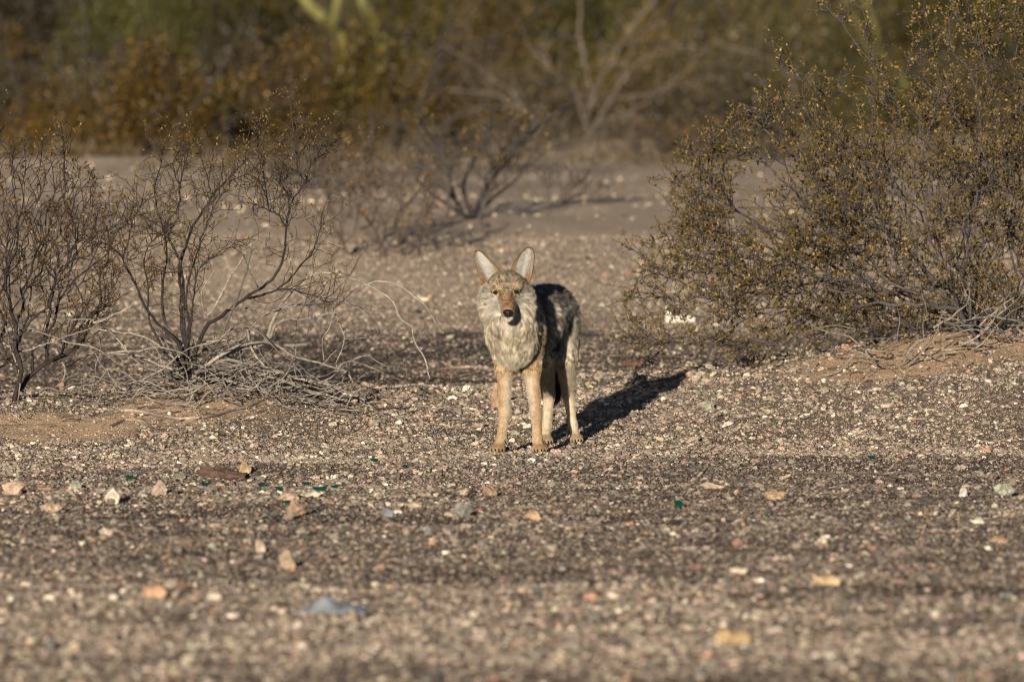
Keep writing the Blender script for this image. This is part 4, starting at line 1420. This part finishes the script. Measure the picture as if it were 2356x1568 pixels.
H_ = .0045
lo = np.array([-.16, -.37, -.02])
hi = np.array([.28, .72, .69])
dim = np.ceil((hi - lo) / H_).astype(int)
V = np.full(dim, 1.0, np.float32)
for pr in PR:
    pts = [pr['a']] + ([pr['b']] if pr['b'] is not None else [])
    rr = max(np.max(pr['r1']), pr['r2'] if pr['kind'] == 'c' else 0)
    a = np.clip(((np.min(pts, 0) - rr - .05 - lo) / H_).astype(int), 0, dim - 1)
    b = np.clip(((np.max(pts, 0) + rr + .05 - lo) / H_).astype(int) + 1, 1, dim)
    g = np.stack(np.meshgrid(*[lo[i] + np.arange(a[i], b[i]) * H_ for i in range(3)], indexing="ij"), -1)
    e = prim_dist(pr, g)
    sl = tuple(slice(a[i], b[i]) for i in range(3))
    d = V[sl]
    k = pr['k']
    h = np.clip(.5 + .5 * (d - e) / k, 0, 1)
    V[sl] = d * (1 - h) + e * h - k * h * (1 - h)


def surface_nets(V, lo, h):
    s = V < 0
    n = np.array(V.shape) - 1
    cnt = np.zeros(n, int)
    for a in (0, 1):
        for b in (0, 1):
            for c in (0, 1):
                cnt += s[a:n[0] + a, b:n[1] + b, c:n[2] + c]
    act = (cnt > 0) & (cnt < 8)
    I = np.argwhere(act)
    idx = np.full(n, -1)
    idx[act] = np.arange(len(I))
    acc = np.zeros((len(I), 3))
    m = np.zeros(len(I))
    cor = [(a, b, c) for a in (0, 1) for b in (0, 1) for c in (0, 1)]
    for i, p in enumerate(cor):
        for q_ in cor[i + 1:]:
            if sum(abs(np.array(p) - q_)) != 1:
                continue
            va = V[tuple((I + p).T)]
            vb = V[tuple((I + q_).T)]
            cr = (va < 0) != (vb < 0)
            t = np.where(cr, va / np.where(cr, va - vb, 1), 0)
            acc += np.where(cr[:, None], np.array(p) + (np.array(q_) - p) * t[:, None], 0)
            m += cr
    verts = lo + (I + acc / m[:, None]) * h
    faces = []
    for ax in range(3):
        o1, o2 = [(1, 2), (2, 0), (0, 1)][ax]
        a = np.moveaxis(s, ax, 0)
        e = np.argwhere(np.moveaxis(a[:-1] != a[1:], 0, ax))
        ok = (e[:, o1] > 0) & (e[:, o2] > 0) & (e[:, o1] < n[o1]) & (e[:, o2] < n[o2])
        e = e[ok]
        d1, d2 = np.eye(3, dtype=int)[o1], np.eye(3, dtype=int)[o2]
        f = np.stack([idx[tuple((e - d1 - d2).T)], idx[tuple((e - d2).T)], idx[tuple(e.T)], idx[tuple((e - d1).T)]], -1)
        fl = s[tuple(e.T)]
        f[~fl] = f[~fl][:, ::-1]
        faces.append(f)
    return verts, np.concatenate(faces)


bv, bf_ = surface_nets(V, lo, H_)
del V


def vert_normals(v, f):
    n = np.cross(v[f[:, 2]] - v[f[:, 0]], v[f[:, 3]] - v[f[:, 1]])
    out = np.zeros_like(v)
    for k in range(4):
        np.add.at(out, f[:, k], n)
    return norm(out)


for _ in range(2):                                                 # light relaxing
    acc = np.zeros_like(bv)
    c_ = np.zeros(len(bv))
    for k in range(4):
        a, b = bf_[:, k], bf_[:, (k + 1) % 4]
        np.add.at(acc, a, bv[b])
        np.add.at(c_, a, 1)
    bv = bv * .6 + acc / c_[:, None] * .4

EYES = [(zc(578, 706, -.22), -1), (zc(838, 696, -.22), 1)]
eye_c = []
for e_, s in EYES:                                                 # find the face surface in front of each eye
    ys = np.linspace(-.34, -.12, 400)
    L_ = np.stack([np.full(400, e_[0]), ys, np.full(400, e_[2])], -1)
    i = int(np.argmax(sdf(L_) < 0))
    eye_c.append((L_[i], s))


def coat(P, r):
    """Colour at root and tip, length and direction of the hair at points P of the body."""
    D = np.stack([prim_dist(pr, P) for pr in PR], -1)
    w = np.exp(-(D - D.min(-1, keepdims=True)) / .007)
    w /= w.sum(-1, keepdims=True)
    col = w @ np.stack([p['col'] for p in PR])
    tip = w @ np.stack([p['tip'] for p in PR])
    ln = w @ np.array([p['ln'] for p in PR])
    fl = norm(w @ np.stack([p['flow'] for p in PR]))
    spot = w @ np.array([p['spot'] for p in PR])
    x, y, z = P.T
    mixc = lambda c, t, f: c * (1 - f[:, None]) + np.array(t) * f[:, None]
    nn = vnoise(P, 22, 3)
    n2 = vnoise(P, 60, 5)
    # dark saddle, grey flanks in broken bands, pale belly
    torso = sstep(-.01, .05, y) * sstep(.30, .34, z)
    axis_x = .0 + .25 * (y - .02)
    dark = torso * sstep(.44, .52, z + (nn - .5) * .09) * .9
    col = mixc(col, DARK, dark * .85)
    tip = mixc(tip, (.10, .09, .085), dark * .8)
    band = torso * sstep(.53, .63, vnoise(P * np.array([1, 1, .55]), 42, 8) * .6 + vnoise(P, 90, 9) * .4) * (1 - dark * .45)
    tip = mixc(tip, (.60, .56, .48), band * .9)
    col = mixc(col, (.30, .27, .23), band * .7)
    dband = torso * sstep(.5, .64, vnoise(P * np.array([1, 1, .5]), 22, 18)) * (1 - band)
    col = mixc(col, DARK, dband * .7)
    tip = mixc(tip, (.05, .045, .04), dband * .6)
    belly = torso * sstep(.385, .33, z) * sstep(.5, .3, y)
    col = mixc(col, (.33, .28, .21), belly * .7)
    tip = mixc(tip, (.42, .36, .28), belly * .7)
    # inner hind legs and breast are paler; brown waves on the breast
    br = sstep(.02, -.02, y) * sstep(.30, .36, z) * sstep(.53, .47, z)
    wave = sstep(.50, .62, vnoise(P * np.array([.8, 1, 1.9]), 27, 12) * .7 + vnoise(P, 60, 13) * .3)
    col = mixc(col, (.20, .145, .085), br * wave * .6)
    tip = mixc(tip, (.24, .175, .105), br * wave * .55)
    low = sstep(.36, .31, z) * br
    col = mixc(col, (.56, .51, .42), low * .6)
    # face
    hx = x - (HX + .0045 * sstep(-.2, -.32, y))
    face = sstep(-.13, -.17, y) * (z > .47)
    muz = sstep(-.205, -.225, y)
    # height above the line from eyes to nose: the top of the muzzle is rusty, its sides white
    top = z - (.558 + (y + .205) * .575)
    rust = muz * sstep(-.004, .006, top - np.abs(hx) * .2) * sstep(.007, -.003, np.abs(hx) - (.0195 + .010 * sstep(-.31, -.235, y))) * sstep(.578, .558, z) * sstep(-.222, -.236, y)
    col = mixc(col, RUSTC, rust)
    tip = mixc(tip, (.27, .16, .085), rust)
    wh = muz * sstep(.004, -.008, top - np.abs(hx) * .25)
    col = mixc(col, WHITE, wh * .85)
    tip = mixc(tip, WHITE, wh * .85)
    lip = muz * np.exp(-((z - (.4865 + (y + .30) * -.06 + np.abs(hx) * .28)) / .0019) ** 2) * sstep(-.26, -.29, y)
    col = mixc(col, DARK, np.clip(lip, 0, 1))
    tip = mixc(tip, DARK, np.clip(lip, 0, 1))
    ln = np.where(lip > .3, .001, ln)
    fh = face * (1 - muz) * sstep(.57, .585, z) * sstep(.05, .035, np.abs(hx))
    for e_, s in eye_c:
        dx, dz = (x - e_[0]) * s, z - e_[2]
        el = np.sqrt(((dx - .002) / .0175) ** 2 + ((dz + .0022) / .0092) ** 2)
        rim = face * sstep(1.25, .85, el)
        col = mixc(col, (.38, .28, .165), rim * .7)                # buff rims
        tip = mixc(tip, (.42, .32, .19), rim * .7)
        tear = np.clip(face * 1.4 * np.exp(-(((dx + .0145) / .0055) ** 2 + ((dz + .0060) / .0075) ** 2)) + face * np.exp(-((np.sqrt((dx / .0155) ** 2 + (dz / .0097) ** 2) - 1.06) / .11) ** 2) * (dz > -.002), 0, 1)
        col = mixc(col, (.05, .03, .02), tear * .9)
        tip = mixc(tip, (.08, .045, .025), tear * .9)
        brow = face * np.exp(-(((dx + .004) / .012) ** 2 + ((dz - .017) / .006) ** 2))
        col = mixc(col, (.36, .25, .13), brow * .6)
        tip = mixc(tip, (.40, .28, .15), brow * .6)
        line = face * np.exp(-(((dx - .017) / .007) ** 2 + ((dz - .001 - .10 * dx) / .0014) ** 2))
        col = mixc(col, (.06, .04, .03), line * .8)
        tip = mixc(tip, (.09, .06, .04), line * .8)
        ln = np.where((el < 1.1) & (face > .3), ln * .35, ln)
        ln = np.where(((dx / .0152) ** 2 + (dz / .0094) ** 2 < 1) & (face > .3), 0, ln)
    fl = np.where((face > .5)[:, None], norm(fl + np.stack([np.sign(hx) * np.abs(hx) * 14, 0 * hx, (z - .545) * 7], -1) * .6), fl)
    # crown between the ears: dark brown
    crown = np.exp(-((hx / .03) ** 2)) * sstep(.625, .645, z) * sstep(-.2, -.15, y)
    col = mixc(col, (.10, .07, .045), crown * .7)
    tip = mixc(tip, (.20, .14, .08), crown * .6)
    ch = face * sstep(.562, .548, z) * sstep(.485, .505, z) * sstep(.018, .026, np.abs(hx)) * sstep(.068, .05, np.abs(hx)) * (1 - rust)
    col = mixc(col, (.41, .385, .335), ch * .75)
    tip = mixc(tip, (.48, .45, .395), ch * .75)
    leg = sstep(.29, .26, z) * sstep(.2, .15, y)
    inn = np.where(x < 0, sstep(-.006, .012, x + .050), sstep(.006, -.012, x - .058))
    col = mixc(col, (.46, .41, .33), leg * inn * .6)
    tip = mixc(tip, (.50, .45, .37), leg * inn * .6)
    rump = sstep(.34, .42, y) * sstep(.36, .43, z + (nn - .5) * .06)
    col = mixc(col, (.05, .044, .038), rump * .6)
    tip = tip * (1 - .45 * rump * (vnoise(P, 70, 61) > .45))[:, None]
    # flecks a few millimetres wide, as the banded guard hairs show them
    fk = np.where(face > .4, vnoise(P, 240, 53) * .6 + vnoise(P, 120, 51) * .4, vnoise(P, 150, 51) * .55 + vnoise(P, 70, 52) * .45)
    amp = np.where(face > .4, 1.15, np.where(z < .28, .28, np.where(y < -.02, .75, 1.1))) * (1 - rust * .35)
    m_ = np.clip(1 + (fk - .5) * 2.6 * amp * (1 - .5 * ch), .22, 1.75)[:, None]
    col = col * m_
    tip = tip * m_
    pw = sstep(.05, .03, z)
    col = mixc(col, (.22, .155, .085), pw * .6)
    tip = mixc(tip, (.24, .17, .095), pw * .6)
    return col, tip, ln, fl, spot, n2


skin_c, skin_t, _, _, _, _ = coat(bv, RNG)
skin = skin_c * .75 + skin_t * .1
bn = vert_normals(bv, bf_)

# ears: cupped leaves of skin with the outline seen in the photograph, joined to the body mesh
EAR_L = ([(405, 620), (372, 500), (330, 380), (303, 290), (302, 220), (318, 185), (345, 167)], [(640, 475), (595, 390), (530, 315), (470, 253), (410, 198), (375, 175), (345, 167)])
EAR_R = ([(760, 470), (800, 350), (850, 268), (900, 200), (950, 152), (985, 132), (1010, 129)], [(1005, 600), (1035, 480), (1055, 380), (1064, 300), (1062, 215), (1042, 155), (1010, 129)])
ear_v, ear_f, ear_c, ear_info = [], [], [], []
NU, NV = 23, 34
off = len(bv)
for (lb, rb, s) in ((EAR_L[0], EAR_L[1], -1), (EAR_R[0], EAR_R[1], 1)):
    def bound(pts):
        P = spline(np.array([[a, b, 0.] for a, b in pts]), 2)
        seg = np.concatenate([[0], np.cumsum(np.linalg.norm(np.diff(P, axis=0), axis=1))])
        t = np.linspace(0, 1, NV) ** .9
        return np.stack([np.interp(t * seg[-1], seg, P[:, i]) for i in range(2)], -1)
    lbp, rbp = bound(lb), bound(rb)
    u = np.linspace(0, 1, NU)
    front = np.zeros((NU, NV, 3))
    for j in range(NV):
        a = zc(*lbp[j]); b = zc(*rbp[j])
        wd = np.linalg.norm(b - a)
        t = j / (NV - 1)
        for i in range(NU):
            q_ = a * (1 - u[i]) + b * u[i]
            uu = 2 * u[i] - 1
            cup = (1 - uu ** 2) * wd * .42
            outer = u[i] if s > 0 else 1 - u[i]
            q_ = q_ + np.array([0, cup + .012 * (1 - t) + .010 * t + outer * (1 - t) * .004, 0])
            front[i, j] = q_
    cen = front.mean((0, 1))
    back = front + np.array([0, .0038, 0])
    # the rim is rounded: pull the back sheet out slightly
    nb_ = NU * NV
    a, b = np.meshgrid(np.arange(NU - 1), np.arange(NV - 1), indexing="ij")
    q_ = (a * NV + b).ravel()
    f1 = np.stack([q_, q_ + NV, q_ + NV + 1, q_ + 1], -1)
    f2 = np.stack([q_, q_ + 1, q_ + NV + 1, q_ + NV], -1) + nb_
    e1 = np.arange(NV - 1)
    f3 = np.stack([e1, e1 + 1, e1 + 1 + nb_, e1 + nb_], -1)
    e2 = e1 + (NU - 1) * NV
    f4 = np.stack([e2 + 1, e2, e2 + nb_, e2 + 1 + nb_], -1)
    F = np.concatenate([f1, f2, f3, f4]) + off
    uu = np.abs(np.linspace(-1, 1, NU))[:, None] * np.ones(NV)[None]
    tt = np.ones(NU)[:, None] * np.linspace(0, 1, NV)[None]
    inner = np.array((.165, .14, .12))[None, None] * np.ones((NU, NV, 1))
    rim = sstep(.80, .93, uu)[..., None]
    dk = sstep(.90, .95, np.maximum(uu, sstep(.93, 1, tt)))[..., None]
    cf = inner * (1 - rim) + np.array((.33, .225, .12)) * rim
    cf = cf * (1 - dk) + np.array((.07, .04, .022)) * dk
    cb = np.array((.38, .23, .10)) * np.ones((NU, NV, 1)) * (1 - dk) + np.array((.06, .035, .02)) * dk
    ear_v.append(np.concatenate([front.reshape(-1, 3), back.reshape(-1, 3)]))
    ear_f.append(F)
    ear_c.append(np.concatenate([cf.reshape(-1, 3), cb.reshape(-1, 3)]))
    ear_info.append((front, s))
    off += 2 * nb_
allv = np.concatenate([bv] + ear_v)
allf = np.concatenate([bf_] + ear_f)
allc = np.concatenate([skin] + ear_c)

coy = empty("coyote", (CX, 0, 0), "grey and tan coyote standing on the gravel, facing the camera with ears raised", "coyote")
skin_mat = attr_material("coyote hide", rough=.8, noise_scale=180, noise_amt=.2, spec=.2)
body = make_mesh("body", allv, [allf], skin_mat, allc, smooth=True, parent=coy)

# hair
r = np.random.default_rng(2024)
tri_n = np.cross(bv[bf_[:, 2]] - bv[bf_[:, 0]], bv[bf_[:, 3]] - bv[bf_[:, 1]])
area = np.linalg.norm(tri_n, axis=1) * .5
cen = bv[bf_].mean(1)
wt = area * (1 + 1.6 * (cen[:, 1] < -.12) + .8 * (cen[:, 2] < .25)) * np.where(cen[:, 1] > .62, 1.2, 1)
NH = 230000
fi = r.choice(len(bf_), NH, p=wt / wt.sum())
a, b = r.uniform(0, 1, (2, NH))
quad = bv[bf_[fi]]
P = (quad[:, 0] * ((1 - a) * (1 - b))[:, None] + quad[:, 1] * (a * (1 - b))[:, None] + quad[:, 2] * (a * b)[:, None] + quad[:, 3] * ((1 - a) * b)[:, None])
qn = bn[bf_[fi]]
Nn = norm(qn[:, 0] * ((1 - a) * (1 - b))[:, None] + qn[:, 1] * (a * (1 - b))[:, None] + qn[:, 2] * (a * b)[:, None] + qn[:, 3] * ((1 - a) * b)[:, None])
c0, c1, ln, fl, spot, n2 = coat(P, r)
noseP = np.array([-.0355, -.3400, .5035])
k = (ln > .0005) & (np.linalg.norm((P - noseP) / np.array([.0185, .016, .0145]), axis=1) > 1)
P, Nn, c0, c1, ln, fl, spot = P[k], Nn[k], c0[k], c1[k], ln[k], fl[k], spot[k]
n = len(P)
fl = fl - Nn * np.sum(fl * Nn, 1, keepdims=True)
fl = norm(fl + r.normal(0, .18, (n, 3)))
clump = np.stack([vnoise(P, 75, 41 + i) - .5 for i in range(3)], -1)
ln = ln * r.uniform(.65, 1.2, n)
lift = np.where(ln > .02, .42, .5)[:, None]
d0 = norm(Nn * lift + fl + clump * .55)
d1 = norm(Nn * lift * .35 + fl + clump * .8 + np.array([0, 0, -.2]))
dk = (r.uniform(0, 1, n) < spot * .55)[:, None]
c0 = np.where(dk, c0 * .35, c0 * r.uniform(.8, 1.15, (n, 1)))
c1 = np.where(dk, c1 * .30, c1 * r.uniform(.85, 1.2, (n, 1)))
from mathutils import kdtree
nc = n // 24
cidx = r.choice(n, nc, replace=False)
kd = kdtree.KDTree(nc)
for i, ci in enumerate(cidx):
    kd.insert(Vector(P[ci]), i)
kd.balance()
own = np.fromiter((kd.find(Vector(p_))[1] for p_ in P), int, n)
cl = cidx[own]
tone = r.uniform(.70, 1.25, nc)[own][:, None]
soft = sstep(.008, .022, ln)[:, None]
c0 = c0 * (1 + (tone - 1) * (.35 + .5 * soft) * .8)
c1 = c1 * (1 + (tone - 1) * (.35 + .65 * soft))
K = 5
s = np.linspace(0, 1, K)
pos = P[:, None] + (d0[:, None] * (s * (1 - .5 * s))[None, :, None] + d1[:, None] * (.5 * s * s)[None, :, None]) * ln[:, None, None] - (Nn * .0008)[:, None]
pull = (s ** 1.3)[None, :, None] * (.5 * soft)[:, None] * np.clip(1.6 - np.linalg.norm(P - P[cl], axis=1) / .012, 0, 1)[:, None, None]
pos = pos * (1 - pull) + pos[cl] * pull
rad = np.clip(ln * .012, .00014, .00030)[:, None] * (1 - .75 * s[None] ** 1.5)
colr = c0[:, None] * (1 - s[None, :, None] ** .8) + c1[:, None] * (s[None, :, None] ** .8)
sets = [(pos, rad, colr)]
# pale hair inside the ears, sweeping outwards from the inner edge; short coat over rims and backs
for front, s_ in ear_info:
    m = 2600
    iu = r.uniform(.1, .9, m); iv = r.uniform(.0, .93, m) ** 1.1
    gi, gj = iu * (NU - 1), iv * (NV - 1)
    i0, j0 = np.minimum(gi.astype(int), NU - 2), np.minimum(gj.astype(int), NV - 2)
    fu, fv = (gi - i0)[:, None], (gj - j0)[:, None]
    p = (front[i0, j0] * (1 - fu) + front[i0 + 1, j0] * fu) * (1 - fv) + (front[i0, j0 + 1] * (1 - fu) + front[i0 + 1, j0 + 1] * fu) * fv
    inner_side = (1 - iu) if s_ > 0 else iu
    edge = np.abs(2 * iu - 1)
    l = (.006 + .016 * inner_side * (1 - iv)) * r.uniform(.6, 1.2, m)
    keep = r.uniform(0, 1, m) < .30 + .75 * sstep(.15, .6, inner_side)
    dirn = norm(np.stack([s_ * (.9 - .5 * iv), -.35 * np.ones(m), .25 + .5 * iv], -1) + r.normal(0, .16, (m, 3)))
    pp = p[:, None] + dirn[:, None] * (s[None, :, None] * l[:, None, None]) + np.array([0, .004, 0])[None, None] * (s ** 2)[None, :, None]
    pp[..., 1] -= .0006
    cc = np.array((.60, .58, .53))[None] * r.uniform(.5, 1.1, (m, 1))
    cc = np.where((r.uniform(0, 1, m) < .12)[:, None], cc * .4, cc)
    rr = np.full((m, 1), .00026) * (1 - .7 * s[None])
    sets.append((pp[keep], rr[keep], np.repeat(cc[:, None], K, 1)[keep]))
    m = 2200                                                        # rim
    side = r.integers(0, 2, m)
    iv = r.uniform(0, 1, m)
    j0 = np.minimum((iv * (NV - 1)).astype(int), NV - 2)
    fv = (iv * (NV - 1) - j0)[:, None]
    ed = np.where(side[:, None] == 0, front[0, j0] * (1 - fv) + front[0, j0 + 1] * fv, front[-1, j0] * (1 - fv) + front[-1, j0 + 1] * fv)
    out = np.where(side == 0, -1., 1.)
    dirn = norm(np.stack([out * .45, r.uniform(-.5, .9, m), np.full(m, .9)], -1) + r.normal(0, .2, (m, 3)))
    l = r.uniform(.003, .0055, m)
    pp = ed[:, None] + dirn[:, None] * (s[None, :, None] * l[:, None, None]) + np.array([0, .002, 0])
    frontish = dirn[:, 1] < .05
    frontish &= r.uniform(0, 1, m) < .2
    cc = np.where(frontish[:, None], np.array((.40, .27, .14)), np.array((.05, .03, .018))) * r.uniform(.7, 1.2, (m, 1))
    sets.append((pp, np.full((m, 1), .00026) * (1 - .7 * s[None]), np.repeat(cc[:, None], K, 1)))
    m = 900                                                         # ochre tufts at the ear's foot
    iu = r.uniform(0, 1, m)
    gi = iu * (NU - 1); i0 = np.minimum(gi.astype(int), NU - 2); jv = r.integers(0, 7, m)
    p = front[i0, jv] + np.stack([r.normal(0, .004, m), np.full(m, -.004), r.normal(0, .004, m)], -1)
    edge = np.abs(2 * iu - 1) > .55
    p, m = p[edge], int(edge.sum())
    dirn = norm(np.stack([np.full(m, s_ * .35), np.full(m, -.25), np.full(m, .9)], -1) + r.normal(0, .3, (m, 3)))
    l = r.uniform(.006, .014, m)
    pp = p[:, None] + dirn[:, None] * (s[None, :, None] * l[:, None, None])
    cc = np.array((.36, .22, .10))[None] * r.uniform(.5, 1.2, (m, 1))
    sets.append((pp, np.full((m, 1), .0003) * (1 - .7 * s[None]), np.repeat(cc[:, None], K, 1)))
pos = np.concatenate([a_[0] for a_ in sets])
rad = np.concatenate([np.broadcast_to(a_[1], a_[0].shape[:2]) for a_ in sets])
colr = np.concatenate([a_[2] for a_ in sets])
hc = bpy.data.hair_curves.new("fur")
hc.add_curves([K] * len(pos))
hc.attributes["position"].data.foreach_set("vector", np.ascontiguousarray(pos, np.float32).ravel())
ra_ = hc.attributes.get("radius") or hc.attributes.new("radius", 'FLOAT', 'POINT')
ra_.data.foreach_set("value", np.ascontiguousarray(rad, np.float32).ravel())
at = hc.attributes.new("coat", 'FLOAT_COLOR', 'POINT')
c4 = np.ones((len(pos) * K, 4), np.float32)
c4[:, :3] = np.clip(colr.reshape(-1, 3), 0, .9)
at.data.foreach_set("color", c4.ravel())
fur_mat = bpy.data.materials.new("coyote coat")
fur_mat.use_nodes = True
nt = fur_mat.node_tree
fb = nt.nodes["Principled BSDF"]
fb.inputs["Roughness"].default_value = .55
fb.inputs["Specular IOR Level"].default_value = .25
fa = nt.nodes.new("ShaderNodeAttribute")
fa.attribute_name = "coat"
nt.links.new(fa.outputs["Color"], fb.inputs["Base Color"])
hc.materials.append(fur_mat)
fur = bpy.data.objects.new("fur", hc)
scene.collection.objects.link(fur)
fur.parent = coy

# nose
nm = bpy.data.materials.new("wet black nose")
nm.use_nodes = True
_b = nm.node_tree.nodes["Principled BSDF"]
_b.inputs["Base Color"].default_value = (.010, .009, .009, 1)
_b.inputs["Roughness"].default_value = .5
_b.inputs["Specular IOR Level"].default_value = .25
_nz = nm.node_tree.nodes.new("ShaderNodeTexVoronoi")
_nz.inputs["Scale"].default_value = 900
_bp = nm.node_tree.nodes.new("ShaderNodeBump")
_bp.inputs["Strength"].default_value = .25
_bp.inputs["Distance"].default_value = .001
_tc = nm.node_tree.nodes.new("ShaderNodeTexCoord")
nm.node_tree.links.new(_tc.outputs["Object"], _nz.inputs["Vector"])
nm.node_tree.links.new(_nz.outputs["Distance"], _bp.inputs["Height"])
nm.node_tree.links.new(_bp.outputs[0], _b.inputs["Normal"])
v = icosphere(4)[0]
vf = icosphere(4)[1]
x, y, z = v.T
sq = np.stack([np.sign(x) * np.abs(x) ** .85, y, np.sign(z) * np.abs(z) ** .85], -1)
sq[:, 0] *= 1 - .28 * np.clip(-sq[:, 2], 0, 1)                      # narrower below
for s_ in (-1, 1):                                                  # nostrils and their side slits
    q_ = np.exp(-(((x - s_ * .48) / .20) ** 2 + ((z + .10) / .20) ** 2)) * (y < 0)
    sq[:, 1] += q_ * .55
    q_ = np.exp(-(((x - s_ * .78) / .22) ** 2 + ((z + .28) / .12) ** 2)) * (y < .3)
    sq[:, 1] += q_ * .3
q_ = np.exp(-(x / .07) ** 2) * (y < 0) * (z < .2)
sq[:, 1] += q_ * .15
nose = make_mesh("nose", sq * np.array([.0172, .0135, .0128]) + noseP, [vf], nm, smooth=True, parent=coy)

# eyes: almond-shaped openings with amber iris
em = bpy.data.materials.new("amber eye")
em.use_nodes = True
_b = em.node_tree.nodes["Principled BSDF"]
_at = em.node_tree.nodes.new("ShaderNodeAttribute")
_at.attribute_name = "tint"
em.node_tree.links.new(_at.outputs["Color"], _b.inputs["Base Color"])
_b.inputs["Roughness"].default_value = .13
_b.inputs["Specular IOR Level"].default_value = .4
for e_, s_ in eye_c:
    nr, na = 14, 40
    vv, cc = [], []
    for i in range(nr + 1):
        q_ = i / nr
        for j in range(na):
            an = 2 * math.pi * j / na
            ca, sa = math.cos(an), math.sin(an)
            hh = .0082 if sa > 0 else .0070
            xx = q_ * .0140 * ca * (1 if ca * s_ > 0 else 1.05)
            zz = q_ * hh * np.sign(sa) * abs(sa) ** 1.15
            zz += .10 * xx * s_                                     # outer corner a little higher
            yy = -.0062 * (1 - q_ ** 2.2) + .0045 * q_ ** 2
            rr_ = math.hypot(xx, zz)
            c = (.008, .007, .006) if rr_ < .0027 else ((.024, .013, .006) if rr_ < .0062 else (.02, .014, .010))
            if q_ > .74:
                c = (.012, .009, .008)
            vv.append((xx, yy, zz)); cc.append(c)
    i, j = np.meshgrid(np.arange(nr), np.arange(na), indexing="ij")
    f = np.stack([i * na + j, i * na + (j + 1) % na, (i + 1) * na + (j + 1) % na, (i + 1) * na + j], -1).reshape(-1, 4)
    o = make_mesh("eye", np.array(vv), [f], em, np.array(cc), smooth=True, parent=coy)
    o.location = (float(e_[0]), float(e_[1]) - .0040, float(e_[2]))
    o.rotation_euler = (0, 0, .38 * s_)

# claws
cm = bpy.data.materials.new("dark claw")
cm.use_nodes = True
cm.node_tree.nodes["Principled BSDF"].inputs["Base Color"].default_value = (.018, .014, .012, 1)
cm.node_tree.nodes["Principled BSDF"].inputs["Roughness"].default_value = .35
for b, i in TOES:
    pts = np.array([b + [0, -.006, .002], b + [0, -.012, .0005], b + [0, -.017, -.004], b + [0, -.019, -.0075]])
    c = spline(pts, .002)
    v, f = tube_chain(c, .0031, .0008, np.zeros(3), 7)
    make_mesh("claw", v, [f], cm, parent=coy, smooth=True)
for p2 in (FL[0], FL[1]):                                           # dew claws
    w_ = np.array(p2[3]) * .6 + np.array(p2[4]) * .4
    pts = np.array([w_ + [.015, -.004, .012], w_ + [.019, -.008, .004], w_ + [.019, -.011, -.003]])
    v, f = tube_chain(spline(pts, .002), .0028, .001, np.zeros(3), 7)
    make_mesh("claw", v, [f], cm, parent=coy, smooth=True)
